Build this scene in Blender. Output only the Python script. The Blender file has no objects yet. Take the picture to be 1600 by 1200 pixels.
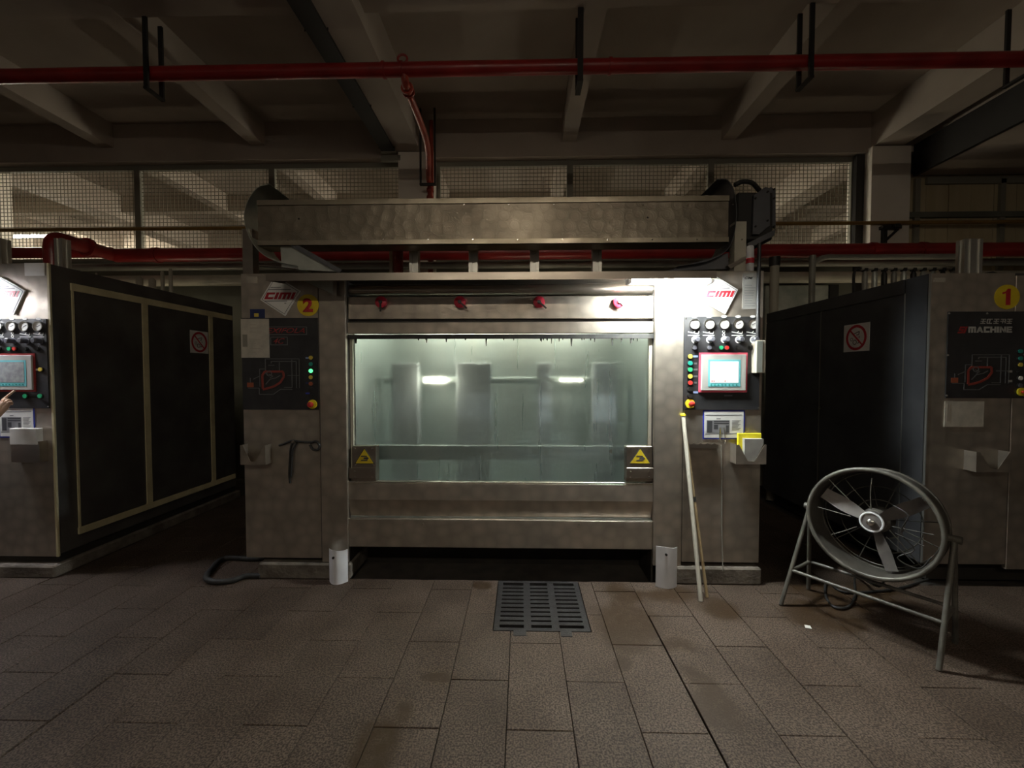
import bpy, bmesh, math, random
from mathutils import Vector, Matrix
random.seed(7)
S = bpy.context.scene
C = S.collection
PI = math.pi
# ------------------------------------------------------------------ camera
FPX, YAW, PIT, CAMH = 648.0, math.radians(1.33), math.radians(1.75), 1.59
CX, CY = 800.0, 585 + FPX * math.tan(PIT)
cam_d = bpy.data.cameras.new('camera'); cam = bpy.data.objects.new('camera', cam_d); C.objects.link(cam)
cam.location = (0, 0, CAMH); cam.rotation_euler = (PI/2 - PIT, 0, YAW)
cam_d.sensor_fit = 'HORIZONTAL'; cam_d.sensor_width = 36; cam_d.lens = FPX/1600*36
cam_d.shift_y = (CY - 600)/1600; cam_d.clip_start = 0.05
S.camera = cam
# ------------------------------------------------------------------ world + exposure
w = bpy.data.worlds.new('world'); S.world = w; w.use_nodes = True
bg = w.node_tree.nodes['Background']; bg.inputs[0].default_value = (1.0, 0.86, 0.70, 1); bg.inputs[1].default_value = 0.065
S.view_settings.view_transform = 'Standard'; S.view_settings.look = 'None'
S.view_settings.exposure = 0.0; S.view_settings.gamma = 1.0; S.view_settings.use_curve_mapping = False
LAMP_W = 620.0        # emission of the tube lamps on the machines
CHAMBER_W = 36.0      # emission of the tubes inside the machine
BACK_W = 15.0        # emission of the added tubes standing behind the machines
ROOM_W = 75.0        # emission of the assumed ceiling tubes over the aisle
FAR_W = 780.0         # emission of the tubes in the hall behind the mesh

def at(px, py, Y=None, Z=None, X=None):
    """the point of a plane of the place (Y, Z or X = const) that a survey sight line meets"""
    u = (px-CX)/FPX; v = -(py-CY)/FPX
    fy = math.cos(PIT)+v*math.sin(PIT); uz = -math.sin(PIT)+v*math.cos(PIT)
    x = u*math.cos(YAW)-fy*math.sin(YAW); y = u*math.sin(YAW)+fy*math.cos(YAW)
    t = Y/y if Y is not None else ((Z-CAMH)/uz if Z is not None else X/x)
    return Vector((x*t, y*t, CAMH+uz*t))
F = 3.15             # front plane of the machines
def rc(x0, y0, x1, y1, Y=F):
    """axis-aligned rectangle on a plane Y: X0, X1, Z0, Z1"""
    ym, xm = (y0+y1)/2, (x0+x1)/2
    return at(x0, ym, Y).x, at(x1, ym, Y).x, at(xm, y1, Y).z, at(xm, y0, Y).z

# ------------------------------------------------------------------ materials
MT = {}
def N(nt, t, **k):
    n = nt.nodes.new(t)
    for a, b in k.items(): setattr(n, a, b)
    return n
def mat(name, col, rough=0.6, metal=0.0, col2=None, scale=6.0, detail=4.0, bump=0.0, bscale=None, stretch=(1,1,1), spread=(0.35,0.65), emit=None, es=0.0, coat=0.0, world=False, rvar=0.0):
    m = bpy.data.materials.new(name); m.use_nodes = True; nt = m.node_tree; L = nt.links
    b = nt.nodes['Principled BSDF']
    b.inputs['Base Color'].default_value = (*col, 1); b.inputs['Roughness'].default_value = rough; b.inputs['Metallic'].default_value = metal
    if coat: b.inputs['Coat Weight'].default_value = coat
    if emit: b.inputs['Emission Color'].default_value = (*emit, 1); b.inputs['Emission Strength'].default_value = es
    if col2 or bump or rvar:
        if world: src = N(nt, 'ShaderNodeNewGeometry').outputs['Position']
        else: src = N(nt, 'ShaderNodeTexCoord').outputs['Object']
        mp = N(nt, 'ShaderNodeMapping'); mp.inputs['Scale'].default_value = stretch; L.new(src, mp.inputs[0])
        nz = N(nt, 'ShaderNodeTexNoise'); nz.inputs['Scale'].default_value = scale; nz.inputs['Detail'].default_value = detail; L.new(mp.outputs[0], nz.inputs['Vector'])
        if col2:
            r = N(nt, 'ShaderNodeMapRange'); r.inputs[1].default_value, r.inputs[2].default_value = spread; L.new(nz.outputs[0], r.inputs[0])
            mx = N(nt, 'ShaderNodeMix', data_type='RGBA'); mx.inputs[6].default_value = (*col, 1); mx.inputs[7].default_value = (*col2, 1)
            L.new(r.outputs[0], mx.inputs[0]); L.new(mx.outputs[2], b.inputs['Base Color'])
        if rvar:
            r2 = N(nt, 'ShaderNodeMapRange'); r2.inputs[3].default_value, r2.inputs[4].default_value = rough-rvar, rough+rvar; r2.inputs[1].default_value, r2.inputs[2].default_value = 0.3, 0.7
            L.new(nz.outputs[0], r2.inputs[0]); L.new(r2.outputs[0], b.inputs['Roughness'])
        if bump:
            n2 = N(nt, 'ShaderNodeTexNoise'); n2.inputs['Scale'].default_value = bscale or scale*6; n2.inputs['Detail'].default_value = 3; L.new(mp.outputs[0], n2.inputs['Vector'])
            bp = N(nt, 'ShaderNodeBump'); bp.inputs['Strength'].default_value = bump; bp.inputs['Distance'].default_value = 0.01
            L.new(n2.outputs[0], bp.inputs['Height']); L.new(bp.outputs[0], b.inputs['Normal'])
    MT[name] = m; return m
def swirl_steel(name, col, col2, rough, strength):
    """stainless sheet with the overlapping circular polishing marks"""
    m = mat(name, col, rough, 0.8, col2=col2, scale=2.2, detail=6, spread=(0.3,0.7), world=True, rvar=0.07)
    nt = m.node_tree; L = nt.links; b = nt.nodes['Principled BSDF']
    g = N(nt, 'ShaderNodeNewGeometry')
    v = N(nt, 'ShaderNodeTexVoronoi'); v.inputs['Scale'].default_value = 11.0; v.inputs['Randomness'].default_value = 0.7; L.new(g.outputs['Position'], v.inputs['Vector'])
    mu = N(nt, 'ShaderNodeMath', operation='MULTIPLY'); mu.inputs[1].default_value = 46.0; L.new(v.outputs['Distance'], mu.inputs[0])
    sn = N(nt, 'ShaderNodeMath', operation='SINE'); L.new(mu.outputs[0], sn.inputs[0])
    ad = N(nt, 'ShaderNodeMath', operation='MULTIPLY_ADD'); ad.inputs[1].default_value = 0.03; L.new(sn.outputs[0], ad.inputs[0]); L.new(v.outputs['Distance'], ad.inputs[2])
    bp = N(nt, 'ShaderNodeBump'); bp.inputs['Strength'].default_value = strength; bp.inputs['Distance'].default_value = 0.006
    L.new(ad.outputs[0], bp.inputs['Height']); L.new(bp.outputs[0], b.inputs['Normal'])
    r = N(nt, 'ShaderNodeMapRange'); r.inputs[1].default_value = 0.05; r.inputs[2].default_value = 0.75; r.inputs[3].default_value = 1.12; r.inputs[4].default_value = 0.80; L.new(v.outputs['Distance'], r.inputs[0])
    old = b.inputs['Base Color'].links[0].from_socket
    vs_ = N(nt, 'ShaderNodeVectorMath', operation='SCALE'); L.new(old, vs_.inputs[0]); L.new(r.outputs[0], vs_.inputs['Scale']); L.new(vs_.outputs[0], b.inputs['Base Color'])
    return m
swirl_steel('steel', (0.60,0.53,0.45), (0.42,0.37,0.31), 0.40, 0.22)
swirl_steel('steel_swirl', (0.36,0.31,0.24), (0.25,0.21,0.16), 0.42, 0.6)
mat('steel_plain', (0.46,0.41,0.35), 0.36, 1.0, col2=(0.33,0.29,0.25), scale=3, stretch=(0.4,1,2), rvar=0.06, world=True)
mat('steel_trough', (0.50,0.44,0.34), 0.38, 0.85, col2=(0.36,0.31,0.23), scale=4, detail=6, bump=0.25, bscale=9, rvar=0.08, world=True)
mat('steel_bright', (0.72,0.70,0.66), 0.25, 1.0)
mat('steel_inner', (0.56,0.61,0.61), 0.45, 0.75, col2=(0.38,0.43,0.44), scale=2.5, stretch=(3,3,0.25), rvar=0.08, world=True)
mat('steel_side', (0.15,0.14,0.13), 0.5, 0.5, col2=(0.10,0.09,0.085), scale=3, rvar=0.06, world=True)
mat('steel_side_grey', (0.15,0.15,0.16), 0.5, 0.7, col2=(0.11,0.11,0.12), scale=3, world=True)
mat('galvanised', (0.60,0.62,0.56), 0.35, 0.55, col2=(0.40,0.44,0.40), scale=5, bump=0.3, bscale=4, world=True)
mat('baffle', (0.46,0.49,0.52), 0.5, 0.2)
mat('aluminium', (0.55,0.54,0.50), 0.4, 0.9)
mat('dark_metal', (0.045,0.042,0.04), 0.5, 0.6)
mat('black_paint', (0.018,0.018,0.02), 0.45, 0.0, col2=(0.03,0.029,0.03), scale=8)
mat('black_rubber', (0.012,0.012,0.013), 0.6, 0.0, col2=(0.03,0.028,0.025), scale=20)
mat('void', (0.012,0.011,0.010), 0.8, 0.0, col2=(0.03,0.024,0.018), scale=4)  # near-black colour standing for the darkness in gaps and recesses
mat('cream_batten', (0.74,0.66,0.42), 0.55, 0.0, col2=(0.56,0.49,0.30), scale=5, world=True)
mat('plinth_concrete', (0.20,0.17,0.14), 0.9, 0.0, col2=(0.09,0.075,0.06), scale=7, bump=0.6, bscale=40, world=True)
mat('ceiling_paint', (0.46,0.395,0.335), 0.85, 0.0, col2=(0.37,0.31,0.26), scale=0.9, bump=0.1, bscale=30, world=True)
mat('wall_paint', (0.84,0.77,0.68), 0.8, 0.0, col2=(0.72,0.65,0.56), scale=1.2, world=True)
mat('low_wall', (0.16,0.16,0.13), 0.8, 0.0, col2=(0.10,0.10,0.08), scale=1.5, world=True)
mat('cream_panel', (0.50,0.42,0.27), 0.6, 0.0, col2=(0.42,0.34,0.21), scale=2, stretch=(3,3,0.4), world=True)
mat('frame_grey', (0.26,0.245,0.20), 0.55, 0.2)
mat('wire', (0.20,0.18,0.14), 0.5, 0.4)
mat('red_pipe', (0.36,0.022,0.02), 0.38, 0.0, col2=(0.24,0.015,0.014), scale=4, coat=0.15, world=True)
mat('red_branch', (0.40,0.06,0.03), 0.45, 0.0, col2=(0.27,0.035,0.02), scale=6, world=True)
mat('grey_pipe', (0.34,0.33,0.29), 0.5, 0.2, col2=(0.24,0.23,0.20), scale=3, world=True)
mat('cream_pipe', (0.50,0.47,0.38), 0.5, 0.0, col2=(0.38,0.35,0.28), scale=3, world=True)
mat('ochre_pipe', (0.34,0.20,0.05), 0.5, 0.0, col2=(0.24,0.13,0.035), scale=5, world=True)
mat('white_plastic', (0.84,0.84,0.87), 0.4, 0.0, col2=(0.70,0.70,0.73), scale=4)
mat('white_paint', (0.80,0.79,0.76), 0.5)
mat('paper', (0.78,0.77,0.74), 0.7, 0.0, col2=(0.68,0.67,0.64), scale=9)
mat('paper_dim', (0.40,0.39,0.36), 0.6, 0.0, col2=(0.30,0.29,0.27), scale=9)
mat('sleeve', (0.58,0.54,0.46), 0.22, 0.0, col2=(0.46,0.43,0.37), scale=14, bump=0.3, bscale=10)
mat('print_grey', (0.22,0.22,0.23), 0.7); mat('print_dark', (0.05,0.05,0.055), 0.7)
mat('label_beige', (0.42,0.38,0.32), 0.6)
mat('red_letter', (0.50,0.02,0.035), 0.5); mat('red_dim', (0.30,0.02,0.02), 0.5); mat('red_mark', (0.27,0.045,0.03), 0.5)
mat('line_grey', (0.12,0.125,0.125), 0.6)
mat('yellow', (0.75,0.58,0.02), 0.5, 0.0, col2=(0.66,0.47,0.02), scale=10)
mat('yellow_bright', (0.88,0.74,0.03), 0.45)
mat('blue', (0.03,0.05,0.42), 0.5); mat('navy', (0.02,0.03,0.11), 0.5); mat('pale_blue', (0.25,0.35,0.6), 0.5)
mat('button_yellow', (0.70,0.55,0.08), 0.3); mat('button_green', (0.03,0.40,0.17), 0.3); mat('button_teal', (0.02,0.28,0.22), 0.3)
mat('button_red', (0.65,0.05,0.04), 0.3); mat('button_grey', (0.11,0.11,0.13), 0.4); mat('button_orange', (0.34,0.09,0.04), 0.3)
mat('lit_green', (0.1,0.8,0.3), 0.3, emit=(0.12,1.0,0.35), es=1.6)
mat('knob_red', (0.55,0.03,0.06), 0.35, coat=0.3)
mat('pink_tape', (0.75,0.10,0.16), 0.5); mat('bezel', (0.45,0.44,0.41), 0.45); mat('cyan', (0.16,0.52,0.56), 0.5)
mat('screen', (0.7,0.8,0.8), 0.3, emit=(0.75,0.92,0.95), es=0.55)
mat('screen_dull', (0.36,0.38,0.38), 0.3, col2=(0.22,0.23,0.24), scale=25)
mat('gauge_face', (0.85,0.84,0.80), 0.3)
mat('wood', (0.42,0.31,0.17), 0.6, 0.0, col2=(0.30,0.21,0.11), scale=6, stretch=(6,6,0.6))
mat('pole_white', (0.72,0.68,0.58), 0.5, 0.0, col2=(0.60,0.55,0.46), scale=7)
mat('fan_paint', (0.15,0.142,0.122), 0.45, 0.3, col2=(0.08,0.073,0.062), scale=9, world=True)
mat('fan_drum', (0.10,0.092,0.078), 0.6, 0.3, col2=(0.055,0.048,0.04), scale=7, world=True)
mat('fan_blade', (0.22,0.20,0.19), 0.5, 0.4, col2=(0.15,0.135,0.13), scale=9)
mat('cast_iron', (0.036,0.033,0.033), 0.6, 0.1, col2=(0.024,0.021,0.02), scale=15, bump=0.3, bscale=80)
mat('skin', (0.55,0.36,0.25), 0.55); mat('hair', (0.012,0.01,0.009), 0.6); mat('shirt', (0.12,0.14,0.19), 0.85, col2=(0.09,0.105,0.15), scale=12); mat('trousers', (0.04,0.042,0.05), 0.9); mat('shoe', (0.02,0.02,0.02), 0.6)
mat('tube_glow', (1,1,1), 0.4, emit=(0.93,1.0,0.97), es=LAMP_W)
mat('tube_glow_cool', (1,1,1), 0.4, emit=(0.92,0.94,1.0), es=LAMP_W*0.42)
mat('chamber_glow', (1,1,1), 0.4, emit=(1.0,0.96,0.74), es=CHAMBER_W)
mat('back_glow', (1,1,1), 0.4, emit=(1.0,0.86,0.6), es=BACK_W)
mat('room_glow', (1,1,1), 0.4, emit=(1.0,0.88,0.70), es=ROOM_W)
mat('far_glow', (1,1,1), 0.4, emit=(1.0,0.93,0.74), es=FAR_W)
# window pane: slightly steamed plastic sheet
m = mat('steamed_pane', (0.92,0.97,0.95), 0.16); b = m.node_tree.nodes['Principled BSDF']
b.inputs['Transmission Weight'].default_value = 1.0; b.inputs['IOR'].default_value = 1.08
nt = m.node_tree; g = N(nt, 'ShaderNodeNewGeometry'); mp = N(nt, 'ShaderNodeMapping'); mp.inputs['Scale'].default_value = (14, 1, 0.8); nt.links.new(g.outputs['Position'], mp.inputs[0])
nz = N(nt, 'ShaderNodeTexNoise'); nz.inputs['Scale'].default_value = 2.0; nz.inputs['Detail'].default_value = 5; nt.links.new(mp.outputs[0], nz.inputs['Vector'])
r = N(nt, 'ShaderNodeMapRange'); r.inputs[1].default_value = 0.3; r.inputs[2].default_value = 0.75; r.inputs[3].default_value = 0.26; r.inputs[4].default_value = 0.42
nt.links.new(nz.outputs[0], r.inputs[0]); nt.links.new(r.outputs[0], b.inputs['Roughness'])
# granite paving: speckle, per-tile tone, rusty wet stains that lie on the floor
m = mat('granite', (0.36,0.30,0.26), 0.62); nt = m.node_tree; L = nt.links; b = nt.nodes['Principled BSDF']
g = N(nt, 'ShaderNodeNewGeometry'); oi = N(nt, 'ShaderNodeObjectInfo')
def noise(sc, de, st=(1,1,1)):
    mp = N(nt, 'ShaderNodeMapping'); mp.inputs['Scale'].default_value = st; L.new(g.outputs['Position'], mp.inputs[0])
    n = N(nt, 'ShaderNodeTexNoise'); n.inputs['Scale'].default_value = sc; n.inputs['Detail'].default_value = de; L.new(mp.outputs[0], n.inputs['Vector']); return n.outputs[0]
def rng(o, a, b_, c=0, d=1):
    r = N(nt, 'ShaderNodeMapRange'); r.inputs[1].default_value = a; r.inputs[2].default_value = b_; r.inputs[3].default_value = c; r.inputs[4].default_value = d; L.new(o, r.inputs[0]); return r.outputs[0]
def mixc(f, a, b_):
    mx = N(nt, 'ShaderNodeMix', data_type='RGBA'); L.new(f, mx.inputs[0])
    for s, i in ((a, 6), (b_, 7)):
        if isinstance(s, tuple): mx.inputs[i].default_value = (*s, 1)
        else: L.new(s, mx.inputs[i])
    return mx.outputs[2]
def mth(op, a, b_):
    n = N(nt, 'ShaderNodeMath', operation=op)
    for i, s in enumerate((a, b_)):
        if isinstance(s, (int, float)): n.inputs[i].default_value = s
        else: L.new(s, n.inputs[i])
    return n.outputs[0]
speck = mixc(rng(noise(120, 3), 0.40, 0.62), (0.044,0.030,0.0225), (0.150,0.110,0.084))
tone = mixc(rng(noise(3.0, 5), 0.3, 0.7), (0.62,0.58,0.55), (1.0,1.0,1.0))
rnd = rng(oi.outputs['Random'], 0, 1, 0.90, 1.06)
mu1 = N(nt, 'ShaderNodeMix', data_type='RGBA', blend_type='MULTIPLY'); mu1.inputs[0].default_value = 1; L.new(speck, mu1.inputs[6]); L.new(tone, mu1.inputs[7])
vm = N(nt, 'ShaderNodeVectorMath', operation='SCALE'); L.new(mu1.outputs[2], vm.inputs[0]); L.new(rnd, vm.inputs['Scale'])
sep = N(nt, 'ShaderNodeSeparateXYZ'); L.new(g.outputs['Position'], sep.inputs[0])
stain = None
wob = rng(noise(6, 4), 0.3, 0.7, -0.6, 0.6)
for sx, sy, rx, ry in [(0.68,2.62,0.20,0.28),(0.75,2.98,0.14,0.14),(1.08,2.98,0.22,0.10),(1.33,2.80,0.15,0.14),(0.90,2.42,0.14,0.07),(0.93,2.0,0.10,0.22),(-0.62,1.72,0.09,0.17),(-0.55,1.9,0.05,0.06),(2.0,2.75,0.30,0.22),(2.35,3.0,0.4,0.25),(-0.28,3.08,0.10,0.06),(-0.43,2.12,0.10,0.03),(0.56,2.24,0.05,0.07)]:
    dx = mth('DIVIDE', mth('SUBTRACT', sep.outputs[0], sx), rx); dy = mth('DIVIDE', mth('SUBTRACT', sep.outputs[1], sy), ry)
    d2 = mth('ADD', mth('ADD', mth('MULTIPLY', dx, dx), mth('MULTIPLY', dy, dy)), wob)
    o = rng(d2, 1.35, 0.5)
    stain = o if stain is None else mth('MAXIMUM', stain, o)
stain = mth('MULTIPLY', stain, rng(noise(18, 4), 0.3, 0.6, 0.5, 0.95))
fin = mixc(stain, vm.outputs[0], (0.034,0.018,0.007))
L.new(fin, b.inputs['Base Color']); b.inputs['Specular IOR Level'].default_value = 0.22
L.new(rng(stain, 0, 1, 0.70, 0.52), b.inputs['Roughness'])
bp = N(nt, 'ShaderNodeBump'); bp.inputs['Strength'].default_value = 0.25; bp.inputs['Distance'].default_value = 0.004; L.new(noise(90, 3), bp.inputs['Height']); L.new(bp.outputs[0], b.inputs['Normal'])
MT['cast_iron'].node_tree.nodes['Principled BSDF'].inputs['Specular IOR Level'].default_value = 0.25
mat('grout', (0.035,0.03,0.027), 0.9, col2=(0.06,0.05,0.042), scale=8, world=True)

# ------------------------------------------------------------------ builders
W = {}
def fin(name, bm, m, parent=None, smooth=False, base=False, flat_ang=None):
    vs = bm.verts
    mn = Vector((min(v.co[i] for v in vs) for i in range(3))); mx = Vector((max(v.co[i] for v in vs) for i in range(3)))
    c = (mn+mx)/2
    if base: c.z = mn.z
    for v in vs: v.co -= c
    bmesh.ops.recalc_face_normals(bm, faces=bm.faces)
    me = bpy.data.meshes.new(name); bm.to_mesh(me); bm.free()
    ms = m if isinstance(m, (list, tuple)) else [m]
    for x in ms: me.materials.append(MT[x])
    if smooth:
        for p in me.polygons: p.use_smooth = True
        me.set_sharp_from_angle(angle=math.radians(40))
    o = bpy.data.objects.new(name, me); C.objects.link(o); W[o] = c
    if parent is not None: o.parent = parent; o.location = c - W[parent]
    else: o.location = c
    return o
def thing(name, loc, label, cat, group=None):
    o = bpy.data.objects.new(name, None); C.objects.link(o); o.location = loc; o.empty_display_size = 0.1; W[o] = Vector(loc)
    return tag(o, label, cat, group)
def tag(o, label, cat=None, group=None):
    o['label'] = label
    if cat: o['category'] = cat
    if group: o['group'] = group
    return o
def struct(o): o['kind'] = 'structure'; return o
def b_box(bm, x0, x1, y0, y1, z0, z1, mi=0):
    r = bmesh.ops.create_cube(bm, size=1, matrix=Matrix.Translation(((x0+x1)/2,(y0+y1)/2,(z0+z1)/2)) @ Matrix.Diagonal((abs(x1-x0),abs(y1-y0),abs(z1-z0),1)))
    for v in r['verts']:
        for f in v.link_faces: f.material_index = mi
    return r['verts']
def box(name, x0, x1, y0, y1, z0, z1, m, parent=None, bev=0.0, base=False):
    bm = bmesh.new(); b_box(bm, x0, x1, y0, y1, z0, z1)
    if bev: bmesh.ops.bevel(bm, geom=bm.edges[:], offset=bev, segments=1, affect='EDGES')
    return fin(name, bm, m, parent, base=base)
def frame_of(d):
    d = d.normalized(); a = Vector((0,0,1)) if abs(d.z) < 0.9 else Vector((1,0,0))
    u = d.cross(a).normalized(); return u, d.cross(u).normalized()
def b_tube(bm, pts, r, seg=8, closed=False, caps=True, mi=0):
    pts = [Vector(p) for p in pts]; n = len(pts); rings = []
    u = None
    for i, p in enumerate(pts):
        if closed: d = pts[(i+1)%n]-pts[i-1]
        else: d = pts[min(i+1,n-1)]-pts[max(i-1,0)]
        d.normalize()
        if u is None: u, v = frame_of(d)
        else:
            u = (u - d*u.dot(d)).normalized(); v = d.cross(u)
        rr = r[i] if isinstance(r, (list, tuple)) else r
        rings.append([bm.verts.new(p+(u*math.cos(2*PI*k/seg)+v*math.sin(2*PI*k/seg))*rr) for k in range(seg)])
    fs = []
    for i in range(n if closed else n-1):
        a, b2 = rings[i], rings[(i+1)%n]
        for k in range(seg): fs.append(bm.faces.new((a[k], a[(k+1)%seg], b2[(k+1)%seg], b2[k])))
    if caps and not closed:
        fs.append(bm.faces.new(rings[0][::-1])); fs.append(bm.faces.new(rings[-1]))
    for f in fs: f.material_index = mi
def tube(name, pts, r, m, parent=None, seg=12, closed=False, smooth=True, base=False):
    bm = bmesh.new(); b_tube(bm, pts, r, seg, closed); return fin(name, bm, m, parent, smooth=smooth, base=base)
def curve_pts(pts, k=6):
    pts = [Vector(p) for p in pts]; out = []
    P = [pts[0]*2-pts[1]]+pts+[pts[-1]*2-pts[-2]]
    for i in range(1, len(P)-2):
        for j in range(k):
            t = j/k; a, b2, c, d = P[i-1], P[i], P[i+1], P[i+2]
            out.append(0.5*((2*b2)+(c-a)*t+(2*a-5*b2+4*c-d)*t*t+(3*b2-a-3*c+d)*t**3))
    out.append(pts[-1]); return out
def prism(name, pts, y0, y1, m, parent=None, axis='Y', bev=0):
    """a flat outline (X,Z) given thickness along Y; axis 'X': outline is (Y,Z), thickness along X"""
    bm = bmesh.new(); b_prism(bm, pts, y0, y1, axis); 
    if bev: bmesh.ops.bevel(bm, geom=bm.edges[:], offset=bev, segments=1, affect='EDGES')
    return fin(name, bm, m, parent)
def b_prism(bm, pts, y0, y1, axis='Y', mi=0):
    mk = (lambda p, t: (p[0], t, p[1])) if axis == 'Y' else ((lambda p, t: (t, p[0], p[1])) if axis == 'X' else (lambda p, t: (p[0], p[1], t)))
    a = [bm.verts.new(mk(p, y0)) for p in pts]; b2 = [bm.verts.new(mk(p, y1)) for p in pts]; n = len(pts)
    fs = [bm.faces.new(a), bm.faces.new(b2[::-1])]+[bm.faces.new((a[i], b2[i], b2[(i+1)%n], a[(i+1)%n])) for i in range(n)]
    for f in fs: f.material_index = mi
def circ(cx, cz, r, n=20, rz=None, a0=0): return [(cx+r*math.cos(a0+2*PI*k/n), cz+(rz or r)*math.sin(a0+2*PI*k/n)) for k in range(n)]
def disc(name, cx, cz, r, y0, y1, m, parent=None, n=20): return prism(name, circ(cx, cz, r, n), y0, y1, m, parent)
def b_ring(bm, cx, cz, r0, r1, y0, y1, n=24, axis='Y', mi=0):
    mk = (lambda x, z, t: (x, t, z)) if axis == 'Y' else (lambda x, z, t: (t, x, z))
    R = []
    for k in range(n):
        a = 2*PI*k/n; c, s = math.cos(a), math.sin(a)
        R.append([bm.verts.new(mk(cx+q*c, cz+q*s, t)) for q, t in ((r0,y0),(r1,y0),(r1,y1),(r0,y1))])
    for k in range(n):
        a, b2 = R[k], R[(k+1)%n]
        for i in range(4):
            f = bm.faces.new((a[i], a[(i+1)%4], b2[(i+1)%4], b2[i])); f.material_index = mi
def ring(name, cx, cz, r0, r1, y0, y1, m, parent=None, n=24, axis='Y'):
    bm = bmesh.new(); b_ring(bm, cx, cz, r0, r1, y0, y1, n, axis); return fin(name, bm, m, parent)
def b_line(bm, p, q, wd, y0, y1, axis='Y', mi=0):
    p, q = Vector(p), Vector(q); d = (q-p).normalized(); n = Vector((-d.y, d.x))*wd/2
    b_prism(bm, [p-n, q-n, q+n, p+n], y0, y1, axis, mi)
def lines(name, segs, wd, y0, y1, m, parent=None, axis='Y'):
    bm = bmesh.new()
    for p, q in segs: b_line(bm, p, q, wd, y0, y1, axis)
    return fin(name, bm, m, parent)
GLYPH = {'C': [[(0,0),(1,0),(1,.3),(0,.3)],[(0,.3),(.34,.3),(.34,.7),(0,.7)],[(0,.7),(1,.7),(1,1),(0,1)]], 'I': [[(0,0),(1,0),(1,1),(0,1)]],
 'M': [[(0,0),(.24,0),(.24,.7),(0,.7)],[(.38,0),(.62,0),(.62,.7),(.38,.7)],[(.76,0),(1,0),(1,.7),(.76,.7)],[(0,.7),(1,.7),(1,.88),(.94,1),(0,1)]],
 'A': [[(0,0),(.3,0),(.62,1),(.38,1)],[(.38,1),(.7,0),(1,0),(.62,1)],[(.2,.2),(.8,.2),(.72,.42),(.28,.42)]], 'H': [[(0,0),(.32,0),(.32,1),(0,1)],[(.68,0),(1,0),(1,1),(.68,1)],[(.32,.36),(.68,.36),(.68,.64),(.32,.64)]],
 'N': [[(0,0),(.3,0),(.3,1),(0,1)],[(.7,0),(1,0),(1,1),(.7,1)],[(.0,1),(.3,1),(1,0),(.7,0)]], 'E': [[(0,0),(.34,0),(.34,1),(0,1)],[(.34,0),(1,0),(1,.24),(.34,.24)],[(.34,.38),(.9,.38),(.9,.62),(.34,.62)],[(.34,.76),(1,.76),(1,1),(.34,1)]],
 'S': [[(0,0),(1,0),(1,.26),(0,.26)],[(.66,.26),(1,.26),(1,.5),(.66,.5)],[(0,.4),(1,.4),(1,.62),(0,.62)],[(0,.62),(.34,.62),(.34,.8),(0,.8)],[(0,.76),(1,.76),(1,1),(0,1)]],
 '1': [[(.36,0),(.78,0),(.78,1),(.52,1),(.36,.86)],[(.04,.66),(.36,.72),(.36,.86),(.30,.82),(.04,.78)]]}
def block_text(name, s, x0, x1, z0, z1, y, m, parent, slant=0.35, widths=None, gap=0.06):
    """heavy slanted block capitals"""
    ws = widths or [1]*len(s); h = z1-z0; tot = sum(ws)+gap*(len(s)-1); k = (x1-x0-slant*h)/tot; bm = bmesh.new(); x = x0
    for c, w_ in zip(s, ws):
        for poly in GLYPH[c]: b_prism(bm, [(x+u*w_*k+slant*h*v, z0+v*h) for u, v in poly], y-0.0008, y)
        x += (w_+gap)*k
    return fin(name, bm, m, parent)
def text(name, s, x, y, z, h, m, parent=None, shear=0.0, width=None, bold=0.0, rotz=0.0, depth=0.0008):
    """flat lettering, centred at x,z, facing -Y (rotz = -90 deg turns it to face -X)"""
    cu = bpy.data.curves.new(name, 'FONT'); cu.body = s; cu.size = 1; cu.shear = shear; cu.offset = bold; cu.extrude = 0.0; cu.resolution_u = 3
    o = bpy.data.objects.new(name+'_curve', cu); C.objects.link(o)
    dg = bpy.context.evaluated_depsgraph_get(); me = bpy.data.meshes.new_from_object(o.evaluated_get(dg))
    bpy.data.objects.remove(o); bpy.data.curves.remove(cu)
    bm = bmesh.new(); bm.from_mesh(me); bpy.data.meshes.remove(me)
    xs = [v.co.x for v in bm.verts]; ys = [v.co.y for v in bm.verts]
    sy = h/(max(ys)-min(ys)); sx = width/(max(xs)-min(xs)) if width else sy
    cx0, cy0 = (max(xs)+min(xs))/2, (max(ys)+min(ys))/2
    M = Matrix.Translation((x, y, z)) @ Matrix.Rotation(rotz, 4, 'Z')
    g = bmesh.ops.extrude_face_region(bm, geom=bm.faces[:])
    for v in [e for e in g['geom'] if isinstance(e, bmesh.types.BMVert)]: v.co.z += 1
    for v in bm.verts:
        zz = depth if v.co.z > 0.5 else 0.0
        v.co = M @ Vector(((v.co.x-cx0)*sx, -zz, (v.co.y-cy0)*sy))
    return fin(name, bm, m, parent)

# ================================================================== THE SETTING
M2L, M2R = -2.15, 1.80          # machine in the middle
M3R, M1L = -3.66, 3.02          # right side of the left machine, left side of the right machine
BACK = 5.0                      # back of the machines
GX0, GX1, GY0, GY1 = -0.18, 0.435, 2.52, 3.15   # drain grate
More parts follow.
